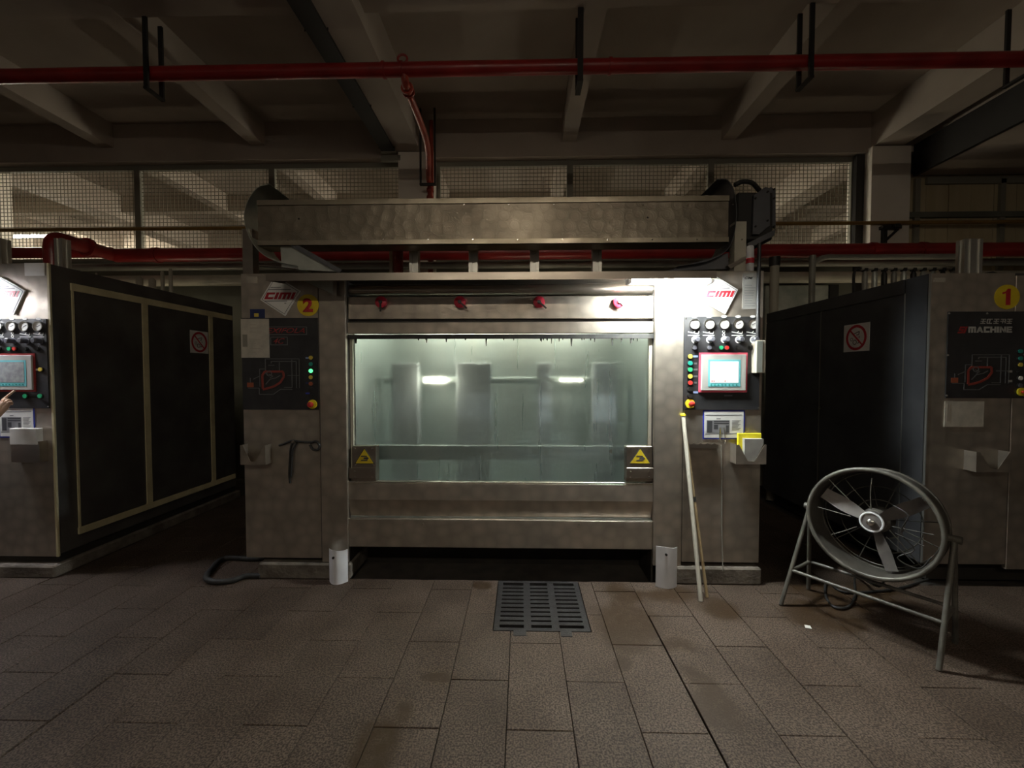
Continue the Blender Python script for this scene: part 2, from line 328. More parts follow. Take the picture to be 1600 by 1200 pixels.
# floor: slab, tiles
floor = struct(box('floor', -13, 13, -7, 17, -0.30, -0.030, 'grout'))
TW, TL = 0.3003, 0.6006
excl = [(GX0, GX1, GY0, GY1+0.1), (M2L+0.13, M2R, F, 9), (-9, M3R, F, 9), (M1L, 9, F, 9)]
def clip(rects, e):
    out = []
    for x0, x1, y0, y1 in rects:
        a0, a1, b0, b1 = e
        if a0 >= x1 or a1 <= x0 or b0 >= y1 or b1 <= y0: out.append((x0,x1,y0,y1)); continue
        if x0 < a0: out.append((x0, a0, y0, y1))
        if x1 > a1: out.append((a1, x1, y0, y1))
        m0, m1 = max(x0,a0), min(x1,a1)
        if y0 < b0: out.append((m0, m1, y0, b0))
        if y1 > b1: out.append((m0, m1, b1, y1))
    return [r for r in out if r[1]-r[0] > 0.012 and r[3]-r[2] > 0.012]
def tile_mesh():
    bm = bmesh.new(); g = 0.0018
    b_box(bm, -TW/2+g, TW/2-g, -TL/2+g, TL/2-g, -0.028, 0.0)
    es = [e for e in bm.edges if all(v.co.z > -0.01 for v in e.verts)]
    bmesh.ops.bevel(bm, geom=es, offset=0.0022, segments=1, affect='EDGES')
    me = bpy.data.meshes.new('tile'); bm.to_mesh(me); bm.free(); me.materials.append(MT['granite']); return me
TM = tile_mesh(); far_bm = bmesh.new()
for k in range(-42, 42):
    x0 = -0.0675 + TW*k
    off = 2.108 if k % 2 == 1 else 2.108+TL/2     # running bond
    for n in range(-12, 12):
        y0 = off + TL*n
        full = (x0, x0+TW, y0, y0+TL)
        near = -4.75 < x0 < 4.3 and 0.75 < y0 < 5.0
        if y0 < -6.5 or y0 > 6.0: continue
        rs = [full]
        for e in excl: rs = clip(rs, e)
        if not rs: continue
        dz = random.uniform(-0.0012, 0.0012)
        if not near:
            for r in rs: b_box(far_bm, r[0]+.002, r[1]-.002, r[2]+.002, r[3]-.002, -0.028, 0.0)
            continue
        if rs == [full]:
            o = bpy.data.objects.new('tile', TM); C.objects.link(o); o.parent = floor
            o.location = Vector((x0+TW/2, y0+TL/2, dz)) - W[floor]
            if k in (-7, 3): o.scale.x = 0.972 if k == -7 else 0.982; o.location.x += 0.0038 if k == -7 else 0.0025    # two wide joints
        else:
            bm = bmesh.new()
            for r in rs: 
                g = 0.0018
                b_box(bm, r[0]+(g if abs(r[0]-full[0])<1e-6 else 0), r[1]-(g if abs(r[1]-full[1])<1e-6 else 0), r[2]+(g if abs(r[2]-full[2])<1e-6 else 0), r[3]-(g if abs(r[3]-full[3])<1e-6 else 0), -0.028, dz)
            fin('tile', bm, 'granite', floor)
o = fin('tile_field', far_bm, 'granite', floor); o['kind'] = 'stuff'

# ceiling: slab with a grid of downstand beams, carried on through the hall behind the mesh
SLAB, SB, WB = 5.28, 4.94, 4.74
ceil = struct(box('ceiling', -13, 13, -7, 17, SLAB, SLAB+0.2, 'ceiling_paint'))
GRX = 2.27
for k in range(-5, 6):
    x = 0.68 + GRX*k; main = (k % 3 == 2)
    wd = 0.30 if main else 0.20
    xo = x - (0.0 if not main else 0.02)
    box('main_beam' if main else 'ceiling_beam', xo-wd/2-(0.1 if main else 0), xo+wd/2, -7, 17, (4.80 if main else SB), SLAB, 'ceiling_paint', ceil)
for n in range(-4, 6):
    y = 3.72 + 2.38*n
    if n == 1: continue
    box('cross_beam', -13, 13, y, y+0.20, SB+0.003, SLAB, 'ceiling_paint', ceil)
box('wall_beam', -13, 13, 6.10, 6.40, WB, SLAB, 'ceiling_paint', ceil)
# columns under the main beams
col1 = struct(box('column_1', -1.78, -1.265, 6.03, 6.48, 0, WB+0.05, 'wall_paint'))
col2 = struct(box('column_2', 4.915, 5.45, 6.03, 6.48, 0, WB+0.05, 'wall_paint'))
col3 = struct(box('column_3', -8.6, -8.08, 6.03, 6.48, 0, WB+0.05, 'wall_paint'))
# back wall: low wall, welded-mesh panels in steel frames above it, cream sheet panels at the right
MB_ = 3.30
wall = struct(box('wall_back', -13, 13, 6.18, 6.34, 0, MB_, 'low_wall'))
posts = [-8.07, at(203,320,6.1).x, at(417,300,6.1).x, -1.79, None, -1.255, at(892,290,6.1).x, at(1117,280,6.1).x, 4.83]
def mesh_panel(x0, x1):
    bm = bmesh.new(); z0, z1 = MB_+0.03, WB-0.05; s = 0.056
    nx = int((x1-x0)/s); nz_ = int((z1-z0)/s); r = 0.0034
    for i in range(1, nx): b_box(bm, x0+i*(x1-x0)/nx-r, x0+i*(x1-x0)/nx+r, 6.245, 6.252, z0, z1)
    for j in range(1, nz_): b_box(bm, x0, x1, 6.252, 6.259, z0+j*(z1-z0)/nz_-r, z0+j*(z1-z0)/nz_+r)
    o = fin('wire_mesh', bm, 'wire', wall); o['kind'] = 'stuff'
for i in range(len(posts)-1):
    if posts[i] is None or posts[i+1] is None: continue
    mesh_panel(posts[i]+0.03, posts[i+1]-0.03)
for p in posts:
    if p is not None: box('frame_post', p-0.045, p+0.045, 6.22, 6.28, MB_, WB, 'frame_grey', wall)
for a, b_ in ((-8.07, -1.79), (-1.255, 4.83)):
    box('frame_rail', a, b_, 6.225, 6.285, WB-0.07, WB, 'frame_grey', wall)
    box('frame_rail', a, b_, 6.225, 6.285, MB_, MB_+0.05, 'frame_grey', wall)
box('frame_post', 4.80, 4.91, 6.15, 6.25, 2.5, WB, 'dark_metal', wall)
box('upper_wall', -13, -8.6, 6.18, 6.34, MB_, WB, 'low_wall', wall); box('upper_wall', 5.45, 13, 6.18, 6.34, MB_, WB, 'low_wall', wall)
# cream panels right of the second column
x = 5.46; k = 0
while x < 9.2:
    wd = 0.315
    box('wall_panel', x+0.004, x+wd-0.004, 6.14+0.004*(k%2), 6.18, 2.6, 4.45, 'cream_panel', wall); x += wd; k += 1
for px in (1432, 1565, 1690): 
    X = at(px, 320, 6.12).x; box('panel_batten', X-0.035, X+0.035, 6.10, 6.14, 2.9, at(px, 282, 6.12).z+0.02, 'frame_grey', wall)
box('panel_rail', 5.75, 9.2, 6.10, 6.14, at(1500,284,6.12).z-0.03, at(1500,279,6.12).z+0.02, 'frame_grey', wall)
box('panel_rail', 5.46, 9.2, 6.09, 6.14, at(1500,337,6.1).z-0.02, at(1500,333,6.1).z+0.02, 'low_wall', wall)
# soffit that drops from the ceiling at the right, dark flank
sx = at(1432, 274, 6.1)
soff = struct(box('soffit', sx.x, 10.5, -3, 6.10, sz:=sx.z, SLAB, 'ceiling_paint'))
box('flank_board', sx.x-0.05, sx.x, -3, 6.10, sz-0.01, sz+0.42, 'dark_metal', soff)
# hall behind
struct(box('wall_far', -13, 13, 16.8, 17, 0, SLAB, 'wall_paint'))
struct(box('wall_left', -13.2, -13, -7, 17, 0, SLAB, 'wall_paint'))
struct(box('wall_right', 13, 13.2, -7, 17, 0, SLAB, 'wall_paint'))
def tube_fixture(X, Y, Z, ln, label, along='X'):
    t = thing('fluorescent_lamp', (X, Y, Z), label, 'lamp', 'lamps in the hall behind the mesh')
    hx, hy = (ln/2, 0.07) if along == 'X' else (0.07, ln/2)
    box('housing', X-hx, X+hx, Y-hy, Y+hy, Z, Z+0.06, 'white_paint', t)
    d = Vector((hx-0.02, 0, 0)) if along == 'X' else Vector((0, hy-0.02, 0))
    tube('tube', [Vector((X, Y, Z-0.03))-d, Vector((X, Y, Z-0.03))+d], 0.016, 'far_glow', t, seg=8)
    for s in (-1, 1):
        c = Vector((X, Y, Z))+d*s*0.98; box('socket', c.x-.02, c.x+.02, c.y-.02, c.y+.02, Z-0.05, Z, 'white_plastic', t)
        tube('suspension_rod', [c+Vector((0,0,.06)), (c.x, c.y, SLAB-0.0)], 0.006, 'dark_metal', t, seg=6)
def assumed_aisle_lamp(X, Y, Z, ln, label):  # assumed lamps behind the camera, for front light and trough glints
    t = thing('assumed_ceiling_lamp', (X, Y, Z), label, 'lamp', 'assumed reflector lamps over the aisle')
    prism('reflector', [(Y-0.16, Z-0.02), (Y-0.05, Z+0.09), (Y+0.05, Z+0.09), (Y+0.16, Z-0.02), (Y+0.165, Z-0.015), (Y+0.055, Z+0.10), (Y-0.055, Z+0.10), (Y-0.165, Z-0.015)], X-ln/2, X+ln/2, 'white_paint', t, 'X')
    for dy in (-0.05, 0.05): tube('tube', [(X-ln/2+0.03, Y+dy, Z-0.035), (X+ln/2-0.03, Y+dy, Z-0.035)], 0.016, 'room_glow', t, seg=8)
    for q in (-1, 1):
        box('end_plate', X+q*ln/2-0.004, X+q*ln/2+0.004, Y-0.10, Y+0.10, Z-0.06, Z+0.09, 'white_paint', t)
        tube('suspension_rod', [(X+q*ln*0.35, Y, Z+0.10), (X+q*ln*0.35, Y, SLAB)], 0.006, 'dark_metal', t, seg=6)
assumed_aisle_lamp(-1.0, -2.9, 4.55, 1.5, 'assumed reflector tube lamp hung over the aisle, the left one of two')
assumed_aisle_lamp(1.0, -2.9, 4.55, 1.5, 'assumed reflector tube lamp hung over the aisle, the right one of two')
FLZ = 3.0  # height of the assumed, hidden lamps that light the rear hall
tube_fixture(at(55,368,9).x, 9.0, at(55,368,9).z, 1.2, 'far ceiling tube lamp glowing behind the leftmost mesh panel')
tube_fixture(-4.6, 8.6, FLZ, 1.5, 'assumed tube lamp in the rear hall hidden behind the left machine gap', 'Y')
tube_fixture(0.4, 8.6, FLZ, 1.5, 'assumed unseen tube lamp in the rear hall behind the middle machine', 'Y')
tube_fixture(4.2, 8.8, FLZ, 1.5, 'assumed unseen tube lamp in the rear hall behind the right machine', 'Y')

# ================================================================== PIPES AND TRAYS OVERHEAD
PZ = at(800, 106, 4.0).z
t = thing('red_pipe', (0, 4.0, PZ), 'thick red overhead pipe running right across under the ceiling beams', 'pipe')
tube('pipe_run', [(-12.5, 4.0, PZ), (12.5, 4.0, PZ)], 0.062, 'red_pipe', t, seg=20)
for px in (600, 628, 953): 
    X = at(px, 106, 4.0).x; tube('coupling', [(X-0.012, 4.0, PZ), (X+0.012, 4.0, PZ)], 0.072, 'red_pipe', t, seg=20)
X = at(629, 106, 4.0).x
tube('clamp_loop', [(X+0.045*math.cos(a), 4.0, PZ+0.10+0.04*math.sin(a)) for a in [2*PI*k/14 for k in range(14)]], 0.011, 'red_pipe', t, seg=8, closed=True)
def hanger(px, label, w_=0.04, drop=0.18, two=True):
    X = at(px, 90, 4.0).x
    t = thing('pipe_hanger', (X, 4.0, PZ-drop), label, 'pipe hanger', 'hangers of the red overhead pipe')
    box('strap', X-w_/2, X+w_/2, 3.905, 3.925, PZ-drop, SB+0.02, 'dark_metal', t)
    if two: box('strap', X-w_/2, X+w_/2, 4.075, 4.095, PZ-drop, SB+0.05, 'dark_metal', t)
    box('cross_bar', X-w_/2, X+w_/2, 3.90, 4.10, PZ-drop-0.02, PZ-drop, 'dark_metal', t)
hanger(905, 'dark pipe hanger right of centre, in front of the lone ceiling beam', 0.05)
hanger(1258, 'dark pipe hanger between the two right ceiling beams')
hanger(1590, 'dark pipe hanger at the right edge of the picture')
hanger(240, 'dark pipe hanger at the left, beside the diagonal beam')
# branch of the red pipe to the wall and down
BX = at(632, 130, 4.0).x; BZ = PZ-0.10
RX = at(672, 300, 5.95).x
t = thing('red_branch_pipe', (BX, 4.0, BZ), 'thin red branch pipe running back to the column and dropping down beside it', 'pipe')
tube('pipe_run', curve_pts([(BX, 4.0, PZ-0.02), (BX, 4.03, BZ), (BX, 4.15, BZ-0.02), (BX-0.02, 5.0, BZ-0.02), (RX, 5.85, BZ-0.03), (RX, 5.94, BZ-0.12), (RX, 5.95, BZ-0.4), (RX, 5.95, 2.6)], 5), 0.036, 'red_branch', t, seg=14)
for y in (4.08, 4.14): ring('flange', BX, BZ-0.01, 0.034, 0.06, y, y+0.02, 'red_branch', t, n=16)
tube('riser', [(RX+0.01, 6.0, 5.2), (RX+0.01, 6.0, BZ-0.1)], 0.03, 'red_branch', t, seg=12)
for z in (BZ-0.17, BZ-0.28): tube('collar', [(RX, 5.95, z-0.02), (RX, 5.95, z+0.02)], 0.05, 'red_branch', t, seg=14)
t = thing('pipe_trapeze', (RX, 5.9, BZ-0.14), 'black U-shaped strap holding the red branch pipe by the column', 'pipe hanger')
for dx in (-0.10, 0.10): box('strap', RX+dx-0.012, RX+dx+0.012, 5.80, 5.83, BZ-0.14, SLAB-0.02, 'dark_metal', t)
box('cross_bar', RX-0.112, RX+0.112, 5.79, 5.84, BZ-0.165, BZ-0.14, 'dark_metal', t)
# cable tray along the main beam
TX0, TX1 = at(597, 237, 6.0).x, at(618, 237, 6.0).x; TZ = at(607, 238, 6.0).z
t = thing('cable_tray', ((TX0+TX1)/2, 4.0, TZ), 'dark closed cable tray running back along the concrete main beam', 'cable tray')
box('tray_body', TX0, TX1, -2, 6.02, TZ, TZ+0.12, 'dark_metal', t)
for y in (3.35, 6.0): box('joint_strap', TX0-0.012, TX1+0.012, y-0.03, y+0.03, TZ-0.012, TZ+0.132, 'aluminium' if y < 4 else 'frame_grey', t)
for y in (3.9, 5.0, 5.9): 
    for X in (TX0-0.01, TX1+0.01): tube('rod', [(X, y, TZ), (X, y, SLAB)], 0.006, 'dark_metal', t, seg=6)
t2 = box('tray_bracket', TX0-0.03, TX1+0.06, 6.03, 6.09, TZ-0.10, TZ-0.02, 'frame_grey'); tag(t2, 'grey steel bracket under the end of the cable tray beside the column', 'bracket')
# pipes behind the machines
def hpipe(name, label, px, py, Y, r, m, x0=-12.5, x1=12.5, rings_=()):
    z = at(px, py, Y).z
    t = thing(name, (0, Y, z), label, 'pipe')
    tube('pipe_run', [(x0, Y, z), (x1, Y, z)], r, m, t, seg=18)
    for q in rings_: tube('coupling', [(at(q,py,Y).x-0.03, Y, z), (at(q,py,Y).x+0.03, Y, z)], r*1.14, m, t, seg=18)
    return t
T3_ = 2.45; RY = 5.5; rz_ = at(800, 395, RY).z
hpipe('red_pipe', 'thick red water main running behind the machines above their tops', 800, 395, RY, 0.088, 'red_pipe', x0=at(180,395,RY).x, x1=12.5, rings_=(245, 1362, 1440))
lx = at(180, 395, RY).x
t = thing('red_pipe', (lx, 4.9, rz_), 'red pipe coming forward over the left machine from the water main', 'pipe')
tube('pipe_run', curve_pts([(lx+0.2, RY+0.005, rz_), (lx, RY, rz_), (lx, RY-0.2, rz_), (lx, 4.95, rz_), (lx, 4.80, rz_-0.01), (lx, 4.75, rz_-0.10), (lx, 4.75, rz_-0.3), (lx, 4.75, T3_-0.02)], 5), 0.08, 'red_pipe', t, seg=16)
tube('flange', [(lx, 5.12, rz_), (lx, 5.16, rz_)], 0.115, 'red_pipe', t, seg=18)
hpipe('red_pipe', 'dark red pipe low behind the left machine top', 60, 395, 5.55, 0.07, 'red_pipe', x0=-12.5, x1=lx-0.1)
hpipe('grey_pipe', 'grey pipe running behind the machines just under the red main', 800, 414, 5.75, 0.05, 'grey_pipe')
hpipe('cream_pipe', 'wide cream pipe running low behind the machines', 800, 436, 5.8, 0.075, 'cream_pipe')
hpipe('ochre_pipe', 'thin ochre pipe running along the foot of the mesh wall', 800, 353, 6.0, 0.026, 'ochre_pipe')
bx = at(1392, 350, 6.0)
t = thing('wall_bracket', (bx.x, 6.02, bx.z-0.25), 'black triangular wall bracket under the ochre pipe on the right column', 'bracket')
box('arm', bx.x-0.02, bx.x+0.26*0+0.05, 5.90, 6.03, bx.z-0.065, bx.z-0.03, 'dark_metal', t)
box('arm', bx.x-0.14, bx.x+0.12, 5.96, 6.03, bx.z-0.075, bx.z-0.03, 'dark_metal', t)
tube('brace', [(bx.x+0.10, 6.0, bx.z-0.07), (bx.x-0.08, 6.0, bx.z-0.24)], 0.018, 'dark_metal', t, seg=6)
box('back_leg', bx.x-0.11, bx.x-0.06, 5.98, 6.03, bx.z-0.27, bx.z-0.05, 'dark_metal', t)

# ================================================================== THE MACHINES
def rx(parent, name, r4, y0, y1, m, ox=0, bev=0): return box(name, r4[0]+ox, r4[1]+ox, y0, y1, r4[2], r4[3], m, parent, bev)
def P(px, py, Y=F): p = at(px, py, Y); return p.x, p.z
def cimi_sign(m, pts, ctext, ox, lit):
    """lozenge plate with red lettering"""
    Q = [(P(*p)[0]+ox, P(*p)[1]) for p in pts]
    cx, cz = sum(q[0] for q in Q)/4, sum(q[1] for q in Q)/4
    sc = lambda s: [(cx+(q[0]-cx)*s, cz+(q[1]-cz)*s) for q in Q]
    pl = prism('maker_sign', Q, F-0.012, F-0.002, 'white_paint', m)
    prism('sign_outline', sc(0.92), F-0.0128, F-0.012, 'print_grey', pl); prism('sign_field', sc(0.88), F-0.0136, F-0.0128, 'white_paint', pl)
    x0, x1, z0, z1 = ctext; x0 += ox; x1 += ox
    block_text('lettering', 'CIMI', x0, x1, z0, z1, F-0.0137, 'red_letter', pl, 0.45, [0.75,0.26,1.0,0.26], 0.09)
    h = z1-z0
    lines('fine_print', [((x0+0.05, z1+h*0.75), (x0+0.13, z1+h*0.75)), ((x0+0.03, z1+h*0.42), (x1-0.04, z1+h*0.42)), ((x0, z0-h*0.28), (x1-0.07, z0-h*0.28)), ((x0+0.17, z0-h*0.6), (x1-0.09, z0-h*0.6))], 0.006, F-0.0142, F-0.0136, 'print_grey', pl)
def button(p, name, x, z, r, m, ring_m='dark_metal', dep=0.012):
    ring('button_ring', x, z, r*0.8, r*1.25, F-0.016, F-0.009, ring_m, p, n=14)
    disc(name, x, z, r, F-0.010-dep, F-0.009, m, p, n=14)
def estop(p, x, z, r=0.035):
    disc('emergency_ring', x, z, r, F-0.018, F-0.008, 'yellow_bright', p, 22)
    bm = bmesh.new(); b_tube(bm, [(x, F-0.012, z), (x, F-0.035, z), (x, F-0.042, z)], [r*0.32, r*0.38, r*0.55], 16); b_tube(bm, [(x, F-0.042, z), (x, F-0.055, z), (x, F-0.06, z)], [r*0.62, r*0.6, r*0.4], 16)
    fin('emergency_button', bm, 'button_red', p, smooth=True)
def pocket(m, r4, ox, nm='document_pocket'):
    """welded sheet pocket with a V-shaped notch in its front"""
    x0, x1, z0, z1 = r4; x0 += ox; x1 += ox; wd = x1-x0; h = z1-z0
    bm = bmesh.new(); y0, y1 = F-0.085, F-0.082
    b_prism(bm, [(x0, z0), (x1, z0), (x1, z1), (x1-wd*0.06, z1), (x1-wd*0.38, z0+h*0.14), (x0+wd*0.40, z0+h*0.14), (x0+wd*0.10, z1), (x0, z1)], y0, y1)
    b_box(bm, x0, x0+0.003, y1, F, z0, z1); b_box(bm, x1-0.003, x1, y1, F, z0, z1); b_box(bm, x0, x1, y0, F, z0-0.003, z0)
    return fin(nm, bm, 'steel', m)
def operator_panel(m, ox, v):
    r4 = rc(1068, 495, 1186, 640)
    p = rx(m, 'operator_panel', r4, F-0.009, F-0.001, 'black_paint', ox)
    G = lambda px, py: (P(px, py)[0]+ox, P(px, py)[1])
    for px, py in ((1071,498),(1183,498),(1071,637),(1184,637)): disc('screw', *G(px,py), 0.006, F-0.012, F-0.009, 'steel_bright', p, 8)
    for i, px in enumerate((1084, 1107, 1130, 1152, 1175)):
        x, z = G(px, 507)
        ring('gauge_rim', x, z, 0.034, 0.040, F-0.022, F-0.009, 'steel_bright', p, n=24)
        disc('gauge_face', x, z, 0.035, F-0.016, F-0.009, 'gauge_face', p, 24)
        lines('needle', [((x-0.012, z-0.006), (x+0.02, z+0.01))], 0.003, F-0.0175, F-0.0165, 'print_dark', p)
        prism('gauge_tag', circ(x, z+0.058, 0.02, 12, 0.010), F-0.011, F-0.009, 'white_paint', p)
        zz = z-0.062
        if i != 2: lines('pictogram', [((x-0.045,zz+.006),(x+0.03,zz-.008)),((x+0.03,zz-.008),(x+0.035,zz+.012)),((x-0.045,zz-.02),(x+0.04,zz-.02)),((x-0.005,zz),(x+0.008,zz+.012))], 0.005, F-0.0105, F-0.009, 'paper', p)
        else:
            for q in (0.008, -0.016): ring('pictogram', x, zz+q, 0.007, 0.011, F-0.0105, F-0.009, 'paper', p, n=14)
        x, z = G(px+1, 531)
        ring('dial', x, z, 0.017, 0.026, F-0.012, F-0.009, 'gauge_face' if not v.get('dim') else 'button_grey', p, n=18)
        bm = bmesh.new(); b_tube(bm, [(x, F-0.009, z), (x, F-0.055, z), (x, F-0.062, z)], [0.019, 0.021, 0.015], 14); fin('regulator_knob', bm, 'button_grey', p, smooth=True)
    for px, mm in ((1084,'button_grey'),(1107,'button_grey'),(1125,'button_green'),(1134,'button_red'),(1152,'dark_metal'),(1172,'dark_metal')): button(p, 'push_button', *G(px, 543.5), 0.015, mm)
    if not v.get('dim'):
        for py, mm in ((557,'button_yellow'),(567.5,'button_teal'),(577.5,'button_green'),(588,'button_yellow'),(598,'button_red'),(608,'dark_metal'),(618,'dark_metal')): button(p, 'push_button', *G(1077, py), 0.017, mm)
        for py, mm, w_ in ((557,'pale_blue',0.036),(568,'line_grey',0.02),(577.5,'line_grey',0.03),(588,'line_grey',0.03),(598,'line_grey',0.02),(613,'pale_blue',0.036)):
            x, z = G(1086, py); box('button_label', x-w_/2, x+w_/2, F-0.0105, F-0.009, z-0.007, z+0.007, mm, p)
    else:
        x, z = G(1176, 577); button(p, 'push_button', x, z, 0.016, 'button_yellow'); box('button_label', x-0.075, x-0.03, F-0.0105, F-0.009, z-0.008, z+0.006, 'paper', p)
        for px in (1148, 1173): button(p, 'push_button', *G(px, 620), 0.017, 'button_green')
    # touch screen
    a = rc(1091, 551, 1166, 613)
    rx(p, 'tape_border', a, F-0.015, F-0.008, 'pink_tape' if not v.get('dim') else 'red_dim', ox)
    rx(p, 'screen_bezel', rc(1094, 554, 1163, 610), F-0.026, F-0.008, 'bezel', ox, 0.003)
    rx(p, 'screen_surround', rc(1104, 562, 1154, 604), F-0.0275, F-0.026, 'cyan', ox)
    s = rx(p, 'screen', rc(1107, 565, 1151, 598), F-0.0285, F-0.0275, 'screen' if not v.get('dim') else 'screen_dull', ox)
    for k in range(8):
        x, z = G(1108.5+k*5.6, 601.3); disc('screen_key', x, z, 0.006, F-0.029, F-0.0275, 'button_teal', p, 8)
    if not v.get('dim'):
        for k, wd in enumerate((5, 4, 2, 2, 1, 1, 4, 2)):
            x, z = G(1109+k*3.4, 595.3); box('screen_mark', x, x+wd*0.0016, F-0.0292, F-0.0285, z-0.007, z+0.006, 'button_red' if k in (0,1,6,7) else 'button_yellow', p)
        estop(p, *G(1077, 630.5))
        x, z = G(1137, 618); box('maker_mark', x-0.03, x+0.03, F-0.0105, F-0.009, z-0.006, z+0.006, 'button_grey', p)
    return p
def info_panel(m, r4, ox):
    p = rx(m, 'diagram_panel', r4, F-0.009, F-0.001, 'black_paint', ox); return p
def diagram(p, Gm):
    """line drawing of the machine, Gm maps the drawing's own 0..1 frame"""
    seg = lambda *q: [(Gm(*q[i]), Gm(*q[i+1])) for i in range(len(q)-1)]
    L1 = seg((0.06,0.66),(0.21,0.66),(0.21,0.76),(0.40,0.76),(0.50,0.68),(0.66,0.68)) + seg((0.30,0.44),(0.30,0.20),(0.76,0.20),(0.76,0.66)) + seg((0.38,0.27),(0.38,0.24),(0.72,0.24),(0.72,0.66)) + seg((0.66,0.21),(0.66,0.65)) + seg((0.49,0.25),(0.49,0.40)) + seg((0.22,0.64),(0.22,0.36),(0.30,0.36)) + seg((0.55,0.65),(0.66,0.65)) + seg((0.60,0.46),(0.76,0.46)) + seg((0.34,0.30),(0.42,0.30)) + seg((0.13,0.52),(0.22,0.47)) + seg((0.09,0.50),(0.09,0.60))
    lines('diagram_lines', L1, 0.0055, F-0.0105, F-0.009, 'line_grey', p)
    L2 = seg((0.26,0.67),(0.255,0.46),(0.29,0.40),(0.42,0.40),(0.54,0.40),(0.55,0.48),(0.50,0.57),(0.42,0.63),(0.34,0.66),(0.26,0.68))
    lines('diagram_loop', L2, 0.016, F-0.0108, F-0.009, 'red_mark', p)
    x, z = Gm(0.09, 0.61); box('diagram_pump', x-0.025, x+0.025, F-0.0106, F-0.009, z-0.018, z+0.018, 'button_orange', p)
    L3 = seg((0.30,0.60),(0.36,0.52),(0.44,0.50),(0.50,0.46)) + seg((0.34,0.44),(0.40,0.47),(0.36,0.50))
    lines('diagram_detail', L3, 0.006, F-0.0105, F-0.009, 'line_grey', p)
    bx_, bz_ = Gm(0.35, 0.43); ring('diagram_reel', bx_, bz_, 0.016, 0.022, F-0.0112, F-0.009, 'line_grey', p, n=16)
def chimney(name, x, y, z0, z1, label, group='pneumatic cylinders on the machine tops'):
    """ribbed aluminium pneumatic cylinder standing on a machine top"""
    t = thing(name, (x, y, z0), label, 'cylinder', group)
    bm = bmesh.new(); w_ = 0.036
    b_box(bm, x-w_*0.75, x+w_*0.75, y-w_*0.75, y+w_*0.75, z0+0.07, z1)
    for sx_ in (-1, 1):
        for sy_ in (-1, 1): b_box(bm, x+sx_*w_*0.7-0.013, x+sx_*w_*0.7+0.013, y+sy_*w_*0.7-0.013, y+sy_*w_*0.7+0.013, z0+0.07, z1)
    fin('barrel', bm, 'aluminium', t)
    box('end_block', x-w_*1.2, x+w_*1.2, y-w_*1.2, y+w_*1.2, z0+0.055, z0+0.09, 'steel_bright', t)
    for s in (-1, 1): tube('stand_rod', [(x+s*w_*0.8, y, z0), (x+s*w_*0.8, y, z0+0.06)], 0.010, 'steel_bright', t, seg=8)
    tube('piston_rod', [(x, y, z0), (x, y, z0+0.06)], 0.012, 'black_rubber', t, seg=8)

TOP = 2.36
IL, IR = -1.345, 1.003           # opening of the middle machine
SL, SR = -1.553, 1.219           # seams between cabinet door and jamb
# ------------------------------------------------------------- middle machine
m2 = thing('dyeing_machine', (-0.17, 4.0, 0), 'stainless steel fabric dyeing machine in the middle with a wide lit window, numbered 2', 'machine')
def cabinet(m, x0, x1, xa, xb, side_m='steel_side', door_name='cabinet_door'):
    """pillar cabinet x0..x1, door from xa to xb, jamb strip on the rest"""
    box('cabinet_body', x0+0.003, x1-0.003, F+0.004, BACK, 0.165, TOP-0.002, side_m, m)
    box(door_name, xa, xb, F, F+0.02, 0.160, TOP, 'steel', m, 0.002)
cabinet(m2, M2L, IL, M2L, SL-0.003); box('jamb', SL+0.003, IL, F-0.002, F+0.03, 0.13, TOP-0.02, 'steel', m2, 0.003)
cabinet(m2, IR, M2R, SR+0.003, M2R); box('jamb', IR, SR-0.003, F-0.002, F+0.03, 0.13, TOP-0.02, 'steel', m2, 0.003)
box('plinth', M2L+0.10, IL+0.02, F-0.02, BACK, 0, 0.125, 'plinth_concrete', m2, 0.012)
box('plinth', IR+0.16, M2R+0.01, F-0.03, BACK, 0, 0.13, 'plinth_concrete', m2, 0.012)
# centre: top, valve panel, roller
zz = lambda py, Y: at(780, py, Y).z
box('top_plate', IL, IR, F+0.02, BACK, TOP-0.05, TOP-0.02, 'steel_plain', m2)
box('recess_panel', IL, IR, F+0.20, F+0.22, 1.95, TOP-0.04, 'steel_plain', m2)
tube('front_roller', [(IL, F+0.10, zz(453, F+0.1)), (IR, F+0.10, zz(453, F+0.1))], 0.042, 'steel_plain', m2, seg=24)
box('valve_panel', IL, IR, F+0.05, F+0.07, zz(498, F+0.05), zz(463, F+0.05), 'steel', m2, 0.003)
box('shadow_gap', IL, IR, F+0.075, F+0.09, zz(505, F+0.05), zz(496, F+0.05), 'dark_metal', m2)
box('hood_panel', IL, IR, F+0.035, F+0.06, zz(521, F+0.035), zz(503, F+0.035), 'steel', m2, 0.004)
bm = bmesh.new(); zs = zz(526, F+0.05)
b_box(bm, IL, IR, F+0.04, F+0.062, zs-0.016, zs+0.016)
for k in range(30):
    x = random.uniform(IL+0.03, IR-0.03); h = random.choice((0.01,0.014,0.02,0.03,0.05)) * random.uniform(0.6, 1.2); w_ = random.uniform(0.002, 0.005)
    b_prism(bm, [(x-w_*1.6, zs-0.014), (x+w_*1.6, zs-0.014), (x+w_*0.5, zs-0.016-h), (x-w_*0.5, zs-0.016-h)], F+0.045, F+0.055)
tag(fin('rubber_seal', bm, 'black_rubber', m2), 'black rubber seal with tarry drips along the window top')
